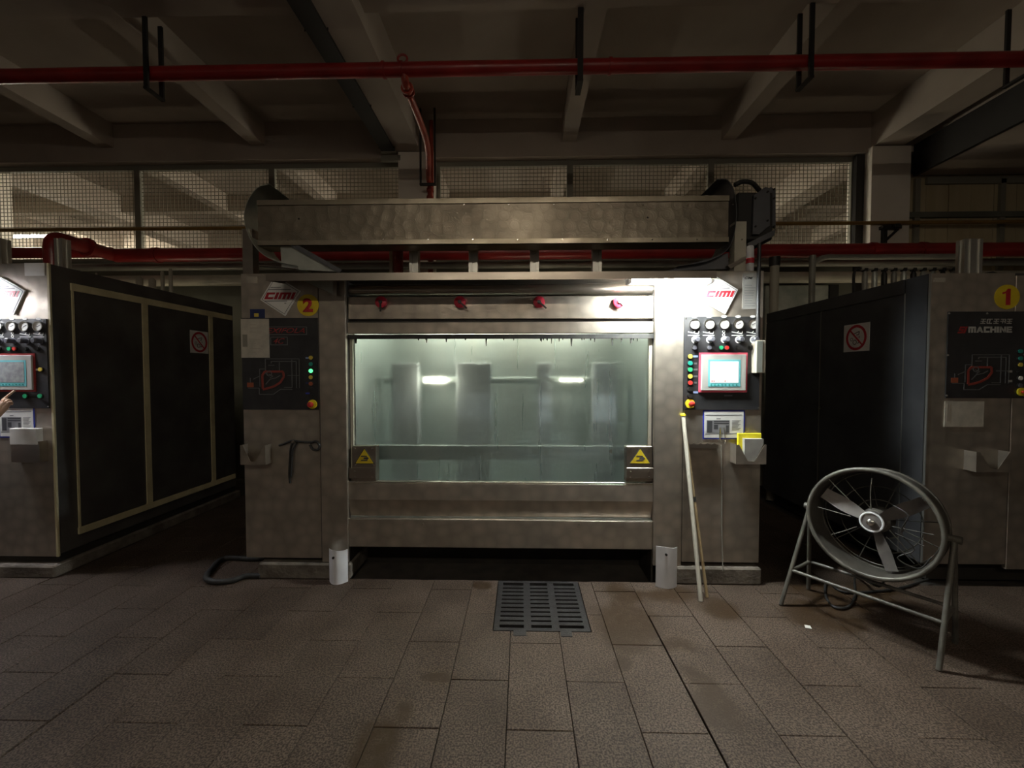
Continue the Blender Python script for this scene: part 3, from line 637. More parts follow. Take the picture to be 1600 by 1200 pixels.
for px in (597.5, 719.5, 842, 966):
    x, z = P(px, 473, F+0.05)
    v = fin_v = None
    bm = bmesh.new(); b_tube(bm, [(x, F+0.05, z), (x, F+0.03, z), (x, F+0.012, z), (x, F+0.008, z)], [0.036, 0.044, 0.044, 0.036], 20); wheel = fin('valve_knob', bm, 'knob_red', m2, smooth=True)
    disc('knob_nut', x, z, 0.014, F-0.004, F+0.008, 'dark_metal', wheel, 8)
    bm = bmesh.new(); an = -PI/2 if px < 600 else -0.75
    b_line(bm, (x, z), (x+0.075*math.cos(an), z+0.075*math.sin(an)), 0.012, F-0.001, F+0.006); fin('knob_lever', bm, 'dark_metal', wheel)
# window pane and guides
PY = F+0.10
box('window_pane', IL+0.012, IR-0.012, PY, PY+0.006, zz(756, PY)-0.02, zz(524, PY), 'steamed_pane', m2)
for a, b_ in ((IL, IL+0.022), (IR-0.022, IR)): box('guide_rail', a, b_, PY-0.03, PY-0.005, zz(756, PY), zz(526, PY), 'cream_pipe', m2)
# chamber behind the pane
CH = F+1.15
box('chamber_back', IL, IR, CH, CH+0.03, 0.3, TOP-0.06, 'steel_inner', m2)
for a, b_ in ((IL-0.0, IL+0.01), (IR-0.01, IR)): box('chamber_side', a, b_, PY+0.05, CH, 0.3, TOP-0.06, 'steel_inner', m2)
box('chamber_floor', IL, IR, F+0.05, CH, 0.45, 0.48, 'steel_inner', m2)
box('chamber_roof', IL, IR, F+0.22, CH, TOP-0.1, TOP-0.06, 'steel_inner', m2)
for px0, px1, Y, mm in ((612, 655, F+0.70, 'baffle'), (712, 768, F+0.70, 'baffle'), (838, 862, F+0.72, 'baffle'), (925, 965, F+0.72, 'baffle')):
    box('baffle', at(px0,640,Y).x, at(px1,640,Y).x, Y, Y+0.06, 0.48, zz(566, Y), mm, m2, 0.015)
tube('inner_roller', [(IL+0.05, F+0.75, zz(594, F+0.75)), (IR-0.05, F+0.75, zz(594, F+0.75))], 0.032, 'steel_inner', m2, seg=20)
bm = bmesh.new(); Yb = F+0.22
b_box(bm, IL+0.02, IR-0.02, Yb, Yb+0.05, zz(719, Yb), zz(697, Yb)); fin('inner_rail', bm, 'steel_inner', m2)
for px in (712, 732, 752, 835, 854, 873, 955): disc('rail_hole', *P(px, 705, Yb), 0.017, Yb-0.004, Yb, 'frame_grey', m2, 12)
for xa, xb in ((IL+0.25, -0.05), (0.10, IR-0.2)):
    tube('chamber_lamp', [(xa, F+0.86, 2.12), (xb, F+0.86, 2.12)], 0.02, 'chamber_glow', m2, seg=10)  # assumed tubes lighting the chamber from above
for px in (680, 893):
    Yl = F+0.62; x, z = P(px, 594, Yl); hw = 0.10 if px == 680 else 0.10
    tube('streak_glow', [(x-hw, Yl, z), (x+hw, Yl, z)], 0.022 if px == 680 else 0.007, 'chamber_glow', m2, seg=10)  # glowing tubes added for the bright reflected streaks behind the pane
# lower apron
bm = bmesh.new()
za, zb, zc, zd = zz(755, F+0.02), zz(782, F+0.02), zz(808, F+0.05), zz(812, F+0.02)
prof = [(F+0.12, za-0.004), (F+0.035, za), (F+0.022, za-0.008), (F+0.02, zb), (F+0.055, zc), (F+0.12, zc)]
b_prism(bm, prof, IL, IR, 'X'); fin('sill_panel', bm, 'steel', m2)
tube('sill_lip', [(IL, F+0.030, za+0.002), (IR, F+0.030, za+0.002)], 0.007, 'steel_bright', m2, seg=10)
box('gap_panel', IL, IR, F+0.10, F+0.12, zd-0.02, zc, 'dark_metal', m2)
box('apron_panel', IL, IR, F+0.012, F+0.05, zz(856, F+0.02), zd, 'steel', m2, 0.004)
tube('apron_lip', [(IL, F+0.018, zd), (IR, F+0.018, zd)], 0.005, 'steel_bright', m2, seg=8)
for px in (661, 905): disc('screw', *P(px, 819, F+0.012), 0.008, F+0.007, F+0.012, 'steel_bright', m2, 10)
box('kick_panel', IL, IR, F+0.35, F+0.37, -0.03, 0.5, 'void', m2)  # near-black backing, the dark of the recess put into its colour
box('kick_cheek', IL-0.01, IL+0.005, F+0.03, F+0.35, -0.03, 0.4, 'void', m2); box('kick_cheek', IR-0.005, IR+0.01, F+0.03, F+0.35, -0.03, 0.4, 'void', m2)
# window lock boxes with warning triangles
for x0, x1, side in ((553, 590, -1), (977, 1017, 1)):
    r4 = rc(x0, 696, x1, 751, F+0.06); p = box('lock_box', r4[0], r4[1], F+0.025, PY-0.002, r4[2], r4[3], 'steel_plain', m2, 0.003)
    h = r4[3]-r4[2]; wd = r4[1]-r4[0]
    cover = box('lock_cover', r4[0]-(0.02 if side < 0 else -0.0), r4[1]+(0.03 if side > 0 else 0), F+0.014, F+0.025, r4[2]+h*0.10, r4[2]+h*0.40, 'steel_plain', p, 0.002)
    cx, z0, z1 = (r4[0]+r4[1])/2+0.005, r4[2]+h*0.50, r4[2]+h*0.97; hw = wd*0.42
    prism('triangle_border', [(cx-hw, z0), (cx+hw, z0), (cx, z1)], F+0.0225, F+0.025, 'print_dark', p)
    prism('warning_triangle', [(cx-hw*0.90, z0+0.006), (cx+hw*0.90, z0+0.006), (cx, z1-0.012)], F+0.0215, F+0.0225, 'yellow', p)
    zc_ = z0+(z1-z0)*0.33
    bm = bmesh.new()
    b_line(bm, (cx-hw*0.35, zc_+0.018), (cx+hw*0.25, zc_+0.018), 0.009, F+0.0205, F+0.0215); b_line(bm, (cx-hw*0.35, zc_-0.014), (cx+hw*0.30, zc_-0.014), 0.009, F+0.0205, F+0.0215)
    b_prism(bm, [(cx-hw*0.1, zc_-0.004), (cx+hw*0.3, zc_-0.008), (cx+hw*0.45, zc_+0.003), (cx+hw*0.3, zc_+0.012), (cx-hw*0.05, zc_+0.009)], F+0.0203, F+0.0214); fin('hand_symbol', bm, 'print_dark', p)
    for sx_, sz_ in ((0.14,0.93),(0.86,0.93),(0.14,0.47),(0.86,0.47),(0.14,0.30),(0.86,0.30),(0.14,0.14),(0.86,0.14)): disc('bolt', r4[0]+wd*sx_, r4[2]+h*sz_, 0.006, F+(0.010 if sz_ < 0.4 else 0.019), F+0.026, 'steel_bright', p, 8)
# left cabinet door furniture
dp = info_panel(m2, rc(379.5, 497, 498, 640), 0)
r4 = rc(379.5, 497, 498, 640)
GL = lambda px, py: P(px, py)
for px, py in ((494,500),(495,637),(384,637),(495,569),(383,569)): disc('screw', *GL(px,py), 0.005, F-0.012, F-0.009, 'dark_metal', dp, 8)
x0, x1, z0, z1 = rc(415, 511, 480, 523); bm = bmesh.new()
for p_, q_ in (((x0,z0),(x1,z0)),((x0,z1),(x1,z1)),((x1,z0),(x1,z1))): b_line(bm, p_, q_, 0.005, F-0.0105, F-0.009)
a0, a1, c0, c1 = rc(424, 527, 450, 539)
for p_, q_ in (((a0,c0),(a1,c0)),((a0,c1),(a1,c1)),((a1,c0),(a1,c1)),((a0,c0),(a0,c1))): b_line(bm, p_, q_, 0.005, F-0.0105, F-0.009)
fin('name_frames', bm, 'line_grey', dp)
r5 = rc(416, 512, 478, 521.5); text('model_lettering', 'EXIFOLA', (r5[0]+r5[1])/2, F-0.0092, (r5[2]+r5[3])/2, r5[3]-r5[2]-0.008, 'red_dim', dp, shear=0.4, width=r5[1]-r5[0]-0.012, bold=0.004)
r5 = rc(426, 528, 448, 538); text('model_lettering', '4C', (r5[0]+r5[1])/2, F-0.0092, (r5[2]+r5[3])/2, r5[3]-r5[2]-0.006, 'red_dim', dp, shear=0.4, width=r5[1]-r5[0]-0.02, bold=0.004)
xa, za_ = P(381, 541); xb, zb_ = P(497, 640)
diagram(dp, lambda u, v_: (xa+(xb-xa)*u, za_+(zb_-za_)*v_))
for py, mm in ((559,'button_yellow'),(569,'button_teal'),(579.5,'lit_green'),(589.5,'button_yellow'),(599.5,'button_orange'),(609,'dark_metal'),(619,'dark_metal')): button(dp, 'push_button', *GL(487.5, py), 0.015, mm)
for py, mm in ((559.5,'pale_blue'),(598.5,'navy'),(614.5,'blue')):
    x, z = GL(482, py); box('button_label', x-0.017, x+0.013, F-0.0105, F-0.009, z-0.006, z+0.006, mm, dp)
estop(dp, *GL(489.5, 631.5))
r5 = rc(378.5, 498.5, 422, 559); sl = rx(m2, 'sheet_sleeve', r5, F-0.014, F-0.009, 'sleeve'); sl['label'] = 'clear sleeve with a faded sheet'
rx(sl, 'printed_block', rc(381, 523, 388.5, 542), F-0.0146, F-0.014, 'frame_grey')
lines('printed_lines', [(GL(392,y_), GL(402+((i*7)%14),y_)) for i, y_ in enumerate((508,513,519,531,537,545,551))], 0.006, F-0.0145, F-0.014, 'label_beige', sl)
cimi_sign(m2, [(431.5,431),(470.5,455),(446.5,494),(408,469)], (*rc(414.5,457.5,464,468)[:2], *rc(414.5,457.5,464,468)[2:]), 0, False)
x, z = P(481.5, 477); st = disc('number_sticker', x, z, 0.083, F-0.004, F-0.0, 'yellow', m2, 32); st['label'] = 'yellow round sticker with a red 2'
text('numeral', '2', x, F-0.0042, z, 0.105, 'red_letter', st, width=0.078, bold=0.045)
rx(m2, 'rating_label', rc(385, 432.5, 402.5, 442.5), F-0.002, F, 'label_beige')
s_ = rx(m2, 'blue_sticker', rc(391, 483, 414, 497), F-0.003, F, 'navy'); rx(s_, 'sticker_patch', rc(397.5, 489.5, 404.5, 495), F-0.0036, F-0.003, 'button_yellow')
pocket(m2, rc(387, 693, 425, 722), 0)
# right cabinet door furniture
operator_panel(m2, 0, {})
cimi_sign(m2, [(1116,431),(1152,453),(1132,491),(1094,470)], rc(1101,455,1147,465), 0, True)
ls = rx(m2, 'rating_list', rc(1160, 427, 1182, 483), F-0.003, F, 'paper_dim')
text('list_heading', 'CIMI', *(lambda r: ((r[0]+r[1])/2, F-0.0032, (r[2]+r[3])/2))(rc(1163,432,1176,437)), 0.018, 'print_dark', ls, shear=0.35, width=0.062, bold=0.01)
lines('list_lines', [(P(1163,y_), P(1175+(i*5)%6,y_)) for i, y_ in enumerate((446,450,454,458,462,466,470,474,478))], 0.005, F-0.0036, F-0.003, 'print_grey', ls)
pocket(m2, rc(1141, 692, 1187, 721), 0)
r5 = rc(1070, 692, 1119, 700)
bm = bmesh.new(); n = 14
pts = [(r5[0]+(r5[1]-r5[0])*k/n, r5[3]+(0.008 if k % 3 == 0 else -0.004)) for k in range(n+1)]
b_prism(bm, [(r5[0], r5[3]-0.03)]+[(r5[1], r5[3]-0.03)]+pts[::-1], F-0.04, F-0.037); b_box(bm, r5[0], r5[1], F-0.04, F, r5[3]-0.033, r5[3]-0.03)
tag(fin('hook_rail', bm, 'steel_plain', m2), 'narrow steel tray with a ragged wavy edge')
# handle box at the outer right edge
r5 = rc(1179, 532, 1194, 583, F-0.05); hb = rx(m2, 'edge_cover', r5, F-0.07, F, 'cream_pipe', 0, 0.004); box('cover_face', r5[0]+0.004, r5[0]+0.045, F-0.073, F-0.07, r5[2]+0.006, r5[3]-0.006, 'galvanised', hb)
# lamp hood across the top front
HF = F-0.25; LZ = at(780, 437, HF).z; LT = at(780, 425, HF).z
hx0, hx1 = at(416, 431, HF).x, at(1119, 431, HF).x
bm = bmesh.new()
b_prism(bm, [(HF, LT), (HF-0.003, LZ), (HF+0.002, LZ), (HF+0.005, LT-0.004), (F+0.06, LT+0.012), (F+0.06, LT+0.016)], hx0, hx1, 'X'); fin('lamp_hood', bm, 'steel_plain', m2)
prism('hood_end', [(HF, LT-0.002), (HF, LZ), (F+0.0, LT-0.02), (F+0.04, LT+0.01)], hx0-0.004, hx0, 'steel_plain', m2, 'X')
prism('hood_end', [(HF, LT-0.002), (HF, LZ), (F+0.0, LT-0.02), (F+0.04, LT+0.01)], hx1, hx1+0.004, 'steel_plain', m2, 'X')
q = [P(466, 437, F-0.04), P(527, 437, F-0.04), P(526, 463, F-0.04), P(520, 462, F-0.04)]
prism('hood_gusset', [P(466,437,F-0.04), P(527,437,F-0.04), P(526,463,F-0.04)], F-0.043, F-0.04, 'steel_plain', m2)
prism('gusset_face', [P(474,439,F-0.044), P(520,439,F-0.044), P(520,459,F-0.044)], F-0.046, F-0.0435, 'galvanised', m2)
def added_back_lamp(X, Y, Z, label):  # lamp added out of sight to light the back wall
    t = thing('added_lamp', (X, Y, 0), label, 'lamp', 'added lamps behind the machines')
    box('stand', X-0.02, X+0.02, Y-0.02, Y+0.02, 0, Z-0.07, 'frame_grey', t); box('housing', X-0.6, X+0.6, Y-0.04, Y+0.04, Z-0.07, Z-0.04, 'white_paint', t)
    tube('tube', [(X-0.58, Y, Z), (X+0.58, Y, Z)], 0.016, 'back_glow', t, seg=8)
    for q in (-0.585, 0.585): box('socket', X+q-0.015, X+q+0.015, Y-0.02, Y+0.02, Z-0.04, Z+0.02, 'white_plastic', t)
added_back_lamp(0.3, 5.35, 1.9, 'added unseen tube lamp standing behind the middle machine'); added_back_lamp(4.6, 5.5, 1.8, 'assumed unseen tube lamp standing behind the right machine'); added_back_lamp(-5.2, 5.5, 1.8, 'added unseen tube lamp standing behind the left machine')  # unseen, added to brighten the wall beam, ceiling and cream panels
def hood_lamp(ox, label, glow='tube_glow'):
    LY = HF+0.075; x0, x1 = at(985, 436, LY).x+ox, at(1112, 436, LY).x+ox; z = LZ-0.012
    t = thing('tube_lamp', ((x0+x1)/2, LY, z), label, 'lamp')
    box('lamp_housing', x0-0.03, x1+0.01, LY-0.045, LY+0.04, z+0.025, z+0.04, 'white_paint', t)
    for dy in (-0.022, 0.022): tube('lamp_tube', [(x0, LY+dy, z+0.008), (x1-0.02, LY+dy, z+0.008)], 0.013, glow, t, seg=10)
    for x in (x0-0.012, x1-0.012): box('lamp_socket', x-0.012, x+0.012, LY-0.04, LY+0.035, z-0.008, z+0.028, 'white_plastic', t)
hood_lamp(0, 'glaring short tube lamp under the hood of the middle machine')
# ------------------------------------------------------------- left machine (its right end stands in the picture)
OX = M3R - M2R
T3 = 2.45
m3 = thing('dyeing_machine', (M3R-1.2, 4.2, 0), 'dyeing machine cut off by the left edge, its operator panel brightly lit', 'machine')
XB = M3R-0.80
box('cabinet_body', XB, M3R-0.004, F+0.004, 5.2, 0.165, T3-0.002, 'steel_side', m3)
box('cabinet_door', SR+0.003+OX, M3R, F, F+0.02, 0.15, T3, 'steel', m3, 0.002)
box('jamb', IR+OX, SR-0.003+OX, F-0.002, F+0.03, 0.13, T3-0.02, 'steel', m3, 0.003)
box('edge_strip', M3R-0.012, M3R+0.004, F-0.002, F+0.012, 0.15, T3, 'cream_batten', m3)
box('tank_body', -7.4, XB, F+0.12, 5.2, 0.3, T3-0.05, 'steel_side', m3)
box('sill_panel', -7.4, XB, F+0.02, F+0.12, 0.45, 0.75, 'steel', m3, 0.004); box('apron_panel', -7.4, XB, F+0.01, F+0.06, 0.23, 0.44, 'steel', m3, 0.004)
box('window_pane', -7.4, XB, F+0.10, F+0.106, 0.75, 1.87, 'steel_inner', m3); box('valve_panel', -7.4, XB, F+0.05, F+0.11, 1.88, 2.3, 'steel', m3, 0.003)
box('plinth', -7.4, M3R+0.02, F-0.05, 5.25, 0, 0.095, 'plinth_concrete', m3, 0.01)
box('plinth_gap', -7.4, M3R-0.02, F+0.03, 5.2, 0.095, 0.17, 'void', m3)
# its flank: dark sheets framed by cream battens
SXm = M3R
def flank(name, y0, y1, z0, z1, m, d=0.02, par=m3, X=SXm, s=1): return box(name, min(X, X+s*d), max(X, X+s*d), y0, y1, z0, z1, m, par)
flank('flank_sheet', 3.33, 3.94, 0.34, 2.28, 'steel_side', 0.006); flank('flank_sheet', 3.96, 4.78, 0.34, 2.28, 'steel_side', 0.006); flank('flank_sheet', 4.80, 5.15, 0.34, 2.28, 'steel_side', 0.006)
flank('batten', 3.30, 5.17, 2.27, 2.33, 'cream_batten', 0.014); flank('batten', 3.30, 5.17, 0.27, 0.325, 'cream_batten', 0.014)
flank('batten', 3.925, 3.985, 0.325, 2.27, 'cream_batten', 0.014); flank('batten', 4.775, 4.835, 0.325, 2.27, 'cream_batten', 0.014); flank('batten', 3.305, 3.32, 0.325, 2.27, 'cream_batten', 0.010)
def no_hands_sign(m, X, s, y0, y1, z0, z1, lab):
    """white plate: red ring and bar over a black hand and gear wheels"""
    e = lambda d: (min(X, X+s*d), max(X, X+s*d))
    p = box('prohibition_sign', *e(0.003), y0, y1, z0, z1, 'paper', m); p['label'] = lab
    cy, cz, R_ = (y0+y1)/2, (z0+z1)/2, (z1-z0)/2*0.92
    ring('red_ring', cy, cz, R_*0.80, R_, X+s*0.003, X+s*0.0045, 'red_letter', p, n=36, axis='X')
    k = -1 if s < 0 else 1       # which way is "left" for someone facing the plate
    U = lambda u, v: (cy+k*u*R_, cz+v*R_)
    bm = bmesh.new(); b_line(bm, U(-0.62,0.62), U(0.62,-0.62), R_*0.13, X+s*0.0034, X+s*0.0046, 'X'); fin('red_bar', bm, 'red_letter', p)
    bm = bmesh.new()
    for u, v, r_ in ((-0.12,-0.36,0.20),(-0.44,-0.12,0.14)): b_ring(bm, *U(u,v), r_*R_*0.72, r_*R_, X+s*0.0032, X+s*0.004, 18, 'X')
    for a, b_ in (((-0.3,0.28),(0.3,0.46)),((0.3,0.46),(0.26,0.22)),((0.26,0.22),(0.02,0.20)),((0.30,0.10),(0.30,-0.05)),((0.15,-0.48),(0.28,-0.38))): b_line(bm, U(*a), U(*b_), R_*0.06, X+s*0.0032, X+s*0.004, 'X')
    fin('hand_and_gears', bm, 'print_dark', p)
no_hands_sign(m3, M3R+0.006, 1, 4.50, 4.76, 1.83, 2.08, 'dim square sign with a red prohibition ring')
operator_panel(m3, OX, {'dim': True})
cimi_sign(m3, [(1116,427),(1155,449),(1134,488),(1094,466)], rc(1101,450,1147,460), OX, True)
q5 = rc(39, 411, 70, 431, F); rx(m3, 'rating_label', q5, F-0.003, F, 'paper')
r5 = rc(31, 668, 75, 720, F); pk = box('document_pocket', r5[0], r5[1], F-0.06, F, r5[2], r5[3]-0.1, 'steel_plain', m3, 0.002)
ds = box('folded_paper', r5[0], r5[1]-0.01, F-0.066, F-0.02, r5[3]-0.125, r5[3], 'paper', None, 0.004); tag(ds, 'folded white paper tucked into the pocket of the left machine', 'paper')
hood_lamp(OX, 'assumed tube lamp over the operator panel of the left machine', 'tube_glow_cool')  # assumed lamp out of view, for the bright light on this panel
bm = bmesh.new(); b_prism(bm, [(HF, LT), (HF-0.003, LZ), (HF+0.002, LZ), (HF+0.005, LT-0.004), (F+0.06, LT+0.012), (F+0.06, LT+0.016)], -7.4, hx1+OX, 'X'); fin('lamp_hood', bm, 'steel_plain', m3)
# notice on the left machine
def notice(ox, rr, label, Y=F):
    r4 = [rr[0]+ox, rr[1]+ox, rr[2], rr[3]]; w_, h_ = r4[1]-r4[0], r4[3]-r4[2]
    t = thing('paper_notice', ((r4[0]+r4[1])/2, Y, r4[2]), label, 'notice')
    box('blue_frame', r4[0], r4[1], Y-0.004, Y-0.0005, r4[2], r4[3], 'blue', t)
    sh = box('sheet', r4[0]+w_*0.03, r4[1]-w_*0.03, Y-0.0055, Y-0.004, r4[2]+h_*0.045, r4[3]-h_*0.045, 'paper', t)
    V_ = lambda u, v: (r4[0]+w_*u, r4[3]-h_*v)
    lines('print_lines', [(V_(0.05,0.17),V_(0.93,0.16)), (V_(0.06,0.82),V_(0.5,0.80)), (V_(0.55,0.82),V_(0.93,0.79)), (V_(0.32,0.29),V_(0.42,0.29))], 0.007, Y-0.0062, Y-0.0055, 'print_grey', sh)
    lines('text_lines', [(V_(0.69,0.36+0.045*k), V_(0.90-0.03*(k%3),0.35+0.045*k)) for k in range(8)], 0.004, Y-0.0062, Y-0.0055, 'print_grey', sh)
    a, b_ = V_(0.085,0.34), V_(0.64,0.78); ph = box('printed_picture', a[0], b_[0], Y-0.0062, Y-0.0055, b_[1], a[1], 'print_grey', sh)
    bm = bmesh.new()
    for u0,v0,u1,v1 in ((0.10,0.37,0.22,0.76),(0.26,0.36,0.62,0.40),(0.26,0.43,0.62,0.47),(0.26,0.50,0.36,0.66),(0.55,0.52,0.62,0.76)):
        c, d = V_(u0,v0), V_(u1,v1); b_box(bm, c[0], d[0], Y-0.0066, Y-0.0062, d[1], c[1])
    fin('picture_shapes', bm, 'print_dark', sh)
    return t
notice(0, rc(1098, 641, 1163, 686), 'white printed notice in a blue frame under the middle operator panel')
notice(OX, rc(1098, 637, 1158, 688), 'blue-framed printed notice under the panel of the left machine')
# ------------------------------------------------------------- right machine (its left end stands in the picture)
T1 = 2.335
m1 = thing('dyeing_machine', (M1L+1.2, 4.2, 0), 'dyeing machine cut off by the right edge, numbered 1, with a dim yellowish front', 'machine')
box('cabinet_body', M1L+0.004, M1L+0.80, F+0.004, 5.2, 0.165, T1-0.002, 'steel_side', m1)
box('cabinet_door', M1L, M1L+0.60, F, F+0.02, 0.165, T1, 'steel', m1, 0.002); box('jamb', M1L+0.606, M1L+0.81, F-0.002, F+0.03, 0.13, T1-0.02, 'steel', m1, 0.003)
box('tank_body', M1L+0.80, 7.0, F+0.12, 5.2, 0.3, T1-0.05, 'steel_side', m1)
box('sill_panel', M1L+0.81, 7.0, F+0.02, F+0.12, 0.45, 0.75, 'steel', m1, 0.004); box('apron_panel', M1L+0.81, 7.0, F+0.01, F+0.06, 0.23, 0.44, 'steel', m1, 0.004)
box('window_pane', M1L+0.81, 7.0, F+0.10, F+0.106, 0.75, 1.87, 'steel_inner', m1); box('valve_panel', M1L+0.81, 7.0, F+0.05, F+0.11, 1.88, 2.3, 'steel', m1, 0.003)
box('plinth', M1L+0.12, 7.0, F+0.10, 5.15, 0, 0.17, 'void', m1)  # near-black block painted in for the dark gap under the machine
flank('flank_sheet', 3.17, 3.345, 0.17, T1, 'steel_side_grey', 0.008, m1, M1L, -1); flank('flank_sheet', 3.36, 4.262, 0.17, T1-0.12, 'steel_side_grey', 0.006, m1, M1L, -1); flank('flank_sheet', 4.275, 5.2, 0.17, T1-0.12, 'steel_side_grey', 0.006, m1, M1L, -1)
flank('flank_cap', 3.36, 5.2, T1-0.11, T1, 'steel_side_grey', 0.006, m1, M1L, -1)
flank('seam_strip', 3.345, 3.36, 0.17, T1-0.11, 'aluminium', 0.004, m1, M1L, -1); flank('seam_strip', 4.262, 4.275, 0.17, T1-0.11, 'frame_grey', 0.004, m1, M1L, -1); flank('edge_strip', 3.148, 3.165, 0.17, T1, 'aluminium', 0.006, m1, M1L, -1)
x_ = at(1283, 637, X=M1L-0.01); tube('flank_bolt', [(M1L-0.02, x_.y, x_.z), (M1L, x_.y, x_.z)], 0.012, 'steel_bright', m1, seg=8)
no_hands_sign(m1, M1L-0.006, -1, 3.675, 3.96, 1.797, 2.045, 'white square sign with a red prohibition ring')
mp_ = rx(m1, 'diagram_panel', rc(1478, 487, 1602, 622), F-0.009, F-0.001, 'black_paint')
for px, py in ((1481,490),(1540,490),(1599,490),(1479,555),(1598,554),(1477,618),(1597,618)): disc('screw', *P(px,py), 0.007, F-0.012, F-0.009, 'aluminium', mp_, 8)
r5 = rc(1511, 510.5, 1579, 520); block_text('maker_lettering', 'MACHINE', r5[0], r5[1], r5[2], r5[3], F-0.0091, 'bezel', mp_, 0.0, [1.1,1,.85,.9,.3,.95,.8], 0.08)
r5 = rc(1494, 510.5, 1510, 521); block_text('maker_lettering', 'SI', r5[0], r5[1], r5[2], r5[3], F-0.0091, 'red_dim', mp_, 0.4, [1,.4], 0.1)
bm = bmesh.new()
for k in range(5):
    r5 = rc(1530+k*10.2, 499, 1538+k*10.2, 505.5); a, b_, c, d = r5; mx_, mz_ = (a+b_)/2, (c+d)/2
    for p_, q_ in (((a+.004,d),(b_+.002,d)), ((a,mz_),(b_,mz_)) if k != 1 else ((a+.004,d),(a-.002,c)), ((mx_+.003,d),(mx_-.003,c)), ((a-.002,c),(b_-.003,c)) if k != 3 else ((b_+.002,d),(b_-.003,c))): b_line(bm, p_, q_, 0.006, F-0.0105, F-0.009)
fin('maker_characters', bm, 'bezel', mp_)
xa1, za1 = P(1480, 535); xb1, zb1 = P(1600, 632)
diagram(mp_, lambda u, v_: (xa1+(xb1-xa1)*u*1.02, za1+(zb1-za1)*v_))
for py, mm in ((549,'button_teal'),(560,'button_teal'),(570,'button_yellow'),(581,'dark_metal'),(591,'gauge_face'),(602,'button_grey')): button(mp_, 'push_button', *P(1590, py), 0.015, mm)
estop(mp_, *P(1592.5, 612), 0.03)
for py in (580, 595): x, z = P(1576, py); box('button_label', x-0.014, x+0.014, F-0.0105, F-0.009, z-0.010, z+0.006, 'paper_dim', mp_)
x, z = P(1573, 464); st = disc('number_sticker', x, z, 0.090, F-0.004, F, 'yellow', m1, 32); st['label'] = 'dim yellow round sticker with a red 1'
block_text('numeral', '1', x-0.04, x+0.04, z-0.06, z+0.06, F-0.0041, 'red_letter', st, 0.0)
rx(m1, 'rating_label', rc(1459, 434, 1477, 441), F-0.002, F, 'label_beige')
pocket(m1, rc(1506, 703, 1560, 733), 0)
t = thing('paper_sheet', ((P(1505,640)[0]), F, P(1505,667)[1]), 'limp plastic-covered sheet taped under the panel numbered 1', 'paper')
rx(t, 'sheet', rc(1475, 627, 1536, 667), F-0.006, F-0.001, 'sleeve'); rx(t, 'printed_block', rc(1478, 632, 1483, 658), F-0.007, F-0.006, 'label_beige')

# ================================================================== OVERHEAD FABRIC TROUGH on the middle machine
TY = 3.34
t = thing('fabric_trough', (-0.2, TY, TOP), 'long stainless steel fabric guide trough with flared ends above the middle machine', 'trough')
a0, a1, z0, z1 = rc(403, 318, 1138, 374, TY); zt, zb = at(770, 310, TY).z, at(770, 382, TY).z
box('trough_front', a0, a1, TY, TY+0.004, z0, z1, 'steel_swirl', t)
bm = bmesh.new(); b_box(bm, a0, a1, TY-0.012, TY+0.004, z1, zt); b_box(bm, a0, a1, TY-0.012, TY+0.15, zt-0.004, zt); fin('trough_flange', bm, 'steel_trough', t)
bm = bmesh.new(); b_box(bm, a0, a1, TY-0.012, TY+0.004, zb, z0); b_box(bm, a0, a1, TY-0.012, TY+0.16, zb, zb+0.004); fin('trough_flange', bm, 'steel_trough', t)
box('trough_back', a0, a1, TY+0.15, TY+0.155, zb, zt, 'steel_trough', t)
for k in range(11):
    px = 445+k*70; disc('bolt', *P(px, 320, TY-0.012), 0.005, TY-0.017, TY-0.012, 'steel_bright', t, 8); disc('bolt', *P(px+14, 374.5, TY-0.012), 0.006, TY-0.017, TY-0.012, 'steel_bright', t, 8)
for px, py in ((467,342),(1012,340)): disc('drain_hole', *P(px,py,TY), 0.008, TY-0.002, TY+0.002, 'void', t, 10)
def horn(outline, y0, y1, th, m):
    """bent sheet following an (X,Z) profile"""
    pts = [Vector((*p, 0)).xy for p in outline]; bm = bmesh.new(); n = len(pts); R_ = []
    for i, p in enumerate(pts):
        d = (pts[min(i+1,n-1)]-pts[max(i-1,0)]).normalized(); nn = Vector((-d.y, d.x))*th
        R_.append([bm.verts.new((p.x, y0, p.y)), bm.verts.new((p.x+nn.x, y0, p.y+nn.y)), bm.verts.new((p.x+nn.x, y1, p.y+nn.y)), bm.verts.new((p.x, y1, p.y))])
    for i in range(n-1):
        for k in range(4): bm.faces.new((R_[i][k], R_[i][(k+1)%4], R_[i+1][(k+1)%4], R_[i+1][k]))
    bm.faces.new(R_[0][::-1]); bm.faces.new(R_[-1]); return fin('flared_end', bm, m, t, smooth=True)
prL = [(p.x, p.y) for p in curve_pts([Vector((*P(px,py,TY-0.02),0)) for px,py in ((421,287),(402,293),(386,315),(381,342),(389,370),(405,393),(428,407),(462,415))], 5)]
horn(prL, TY-0.02, TY+0.27, 0.004, 'galvanised')
prR = [(p.x, p.y) for p in curve_pts([Vector((*P(px,py,TY-0.02),0)) for px,py in ((1120,280),(1137,281),(1148,300),(1151,335),(1147,368),(1135,392),(1105,408),(1060,416))], 5)]
horn(prR, TY-0.02, TY+0.27, -0.004, 'steel_side_grey')
prism('end_gusset', [P(438,380,TY+0.02), P(452,378,TY+0.02), P(534,425,TY+0.02), P(440,420,TY+0.02)], TY+0.02, TY+0.024, 'galvanised', t)
p_, q_ = P(450,378,TY+0.01), P(534,425,TY+0.01); bm = bmesh.new(); b_line(bm, p_, q_, 0.035, TY-0.01, TY+0.018); fin('gusset_edge', bm, 'steel_side_grey', t)
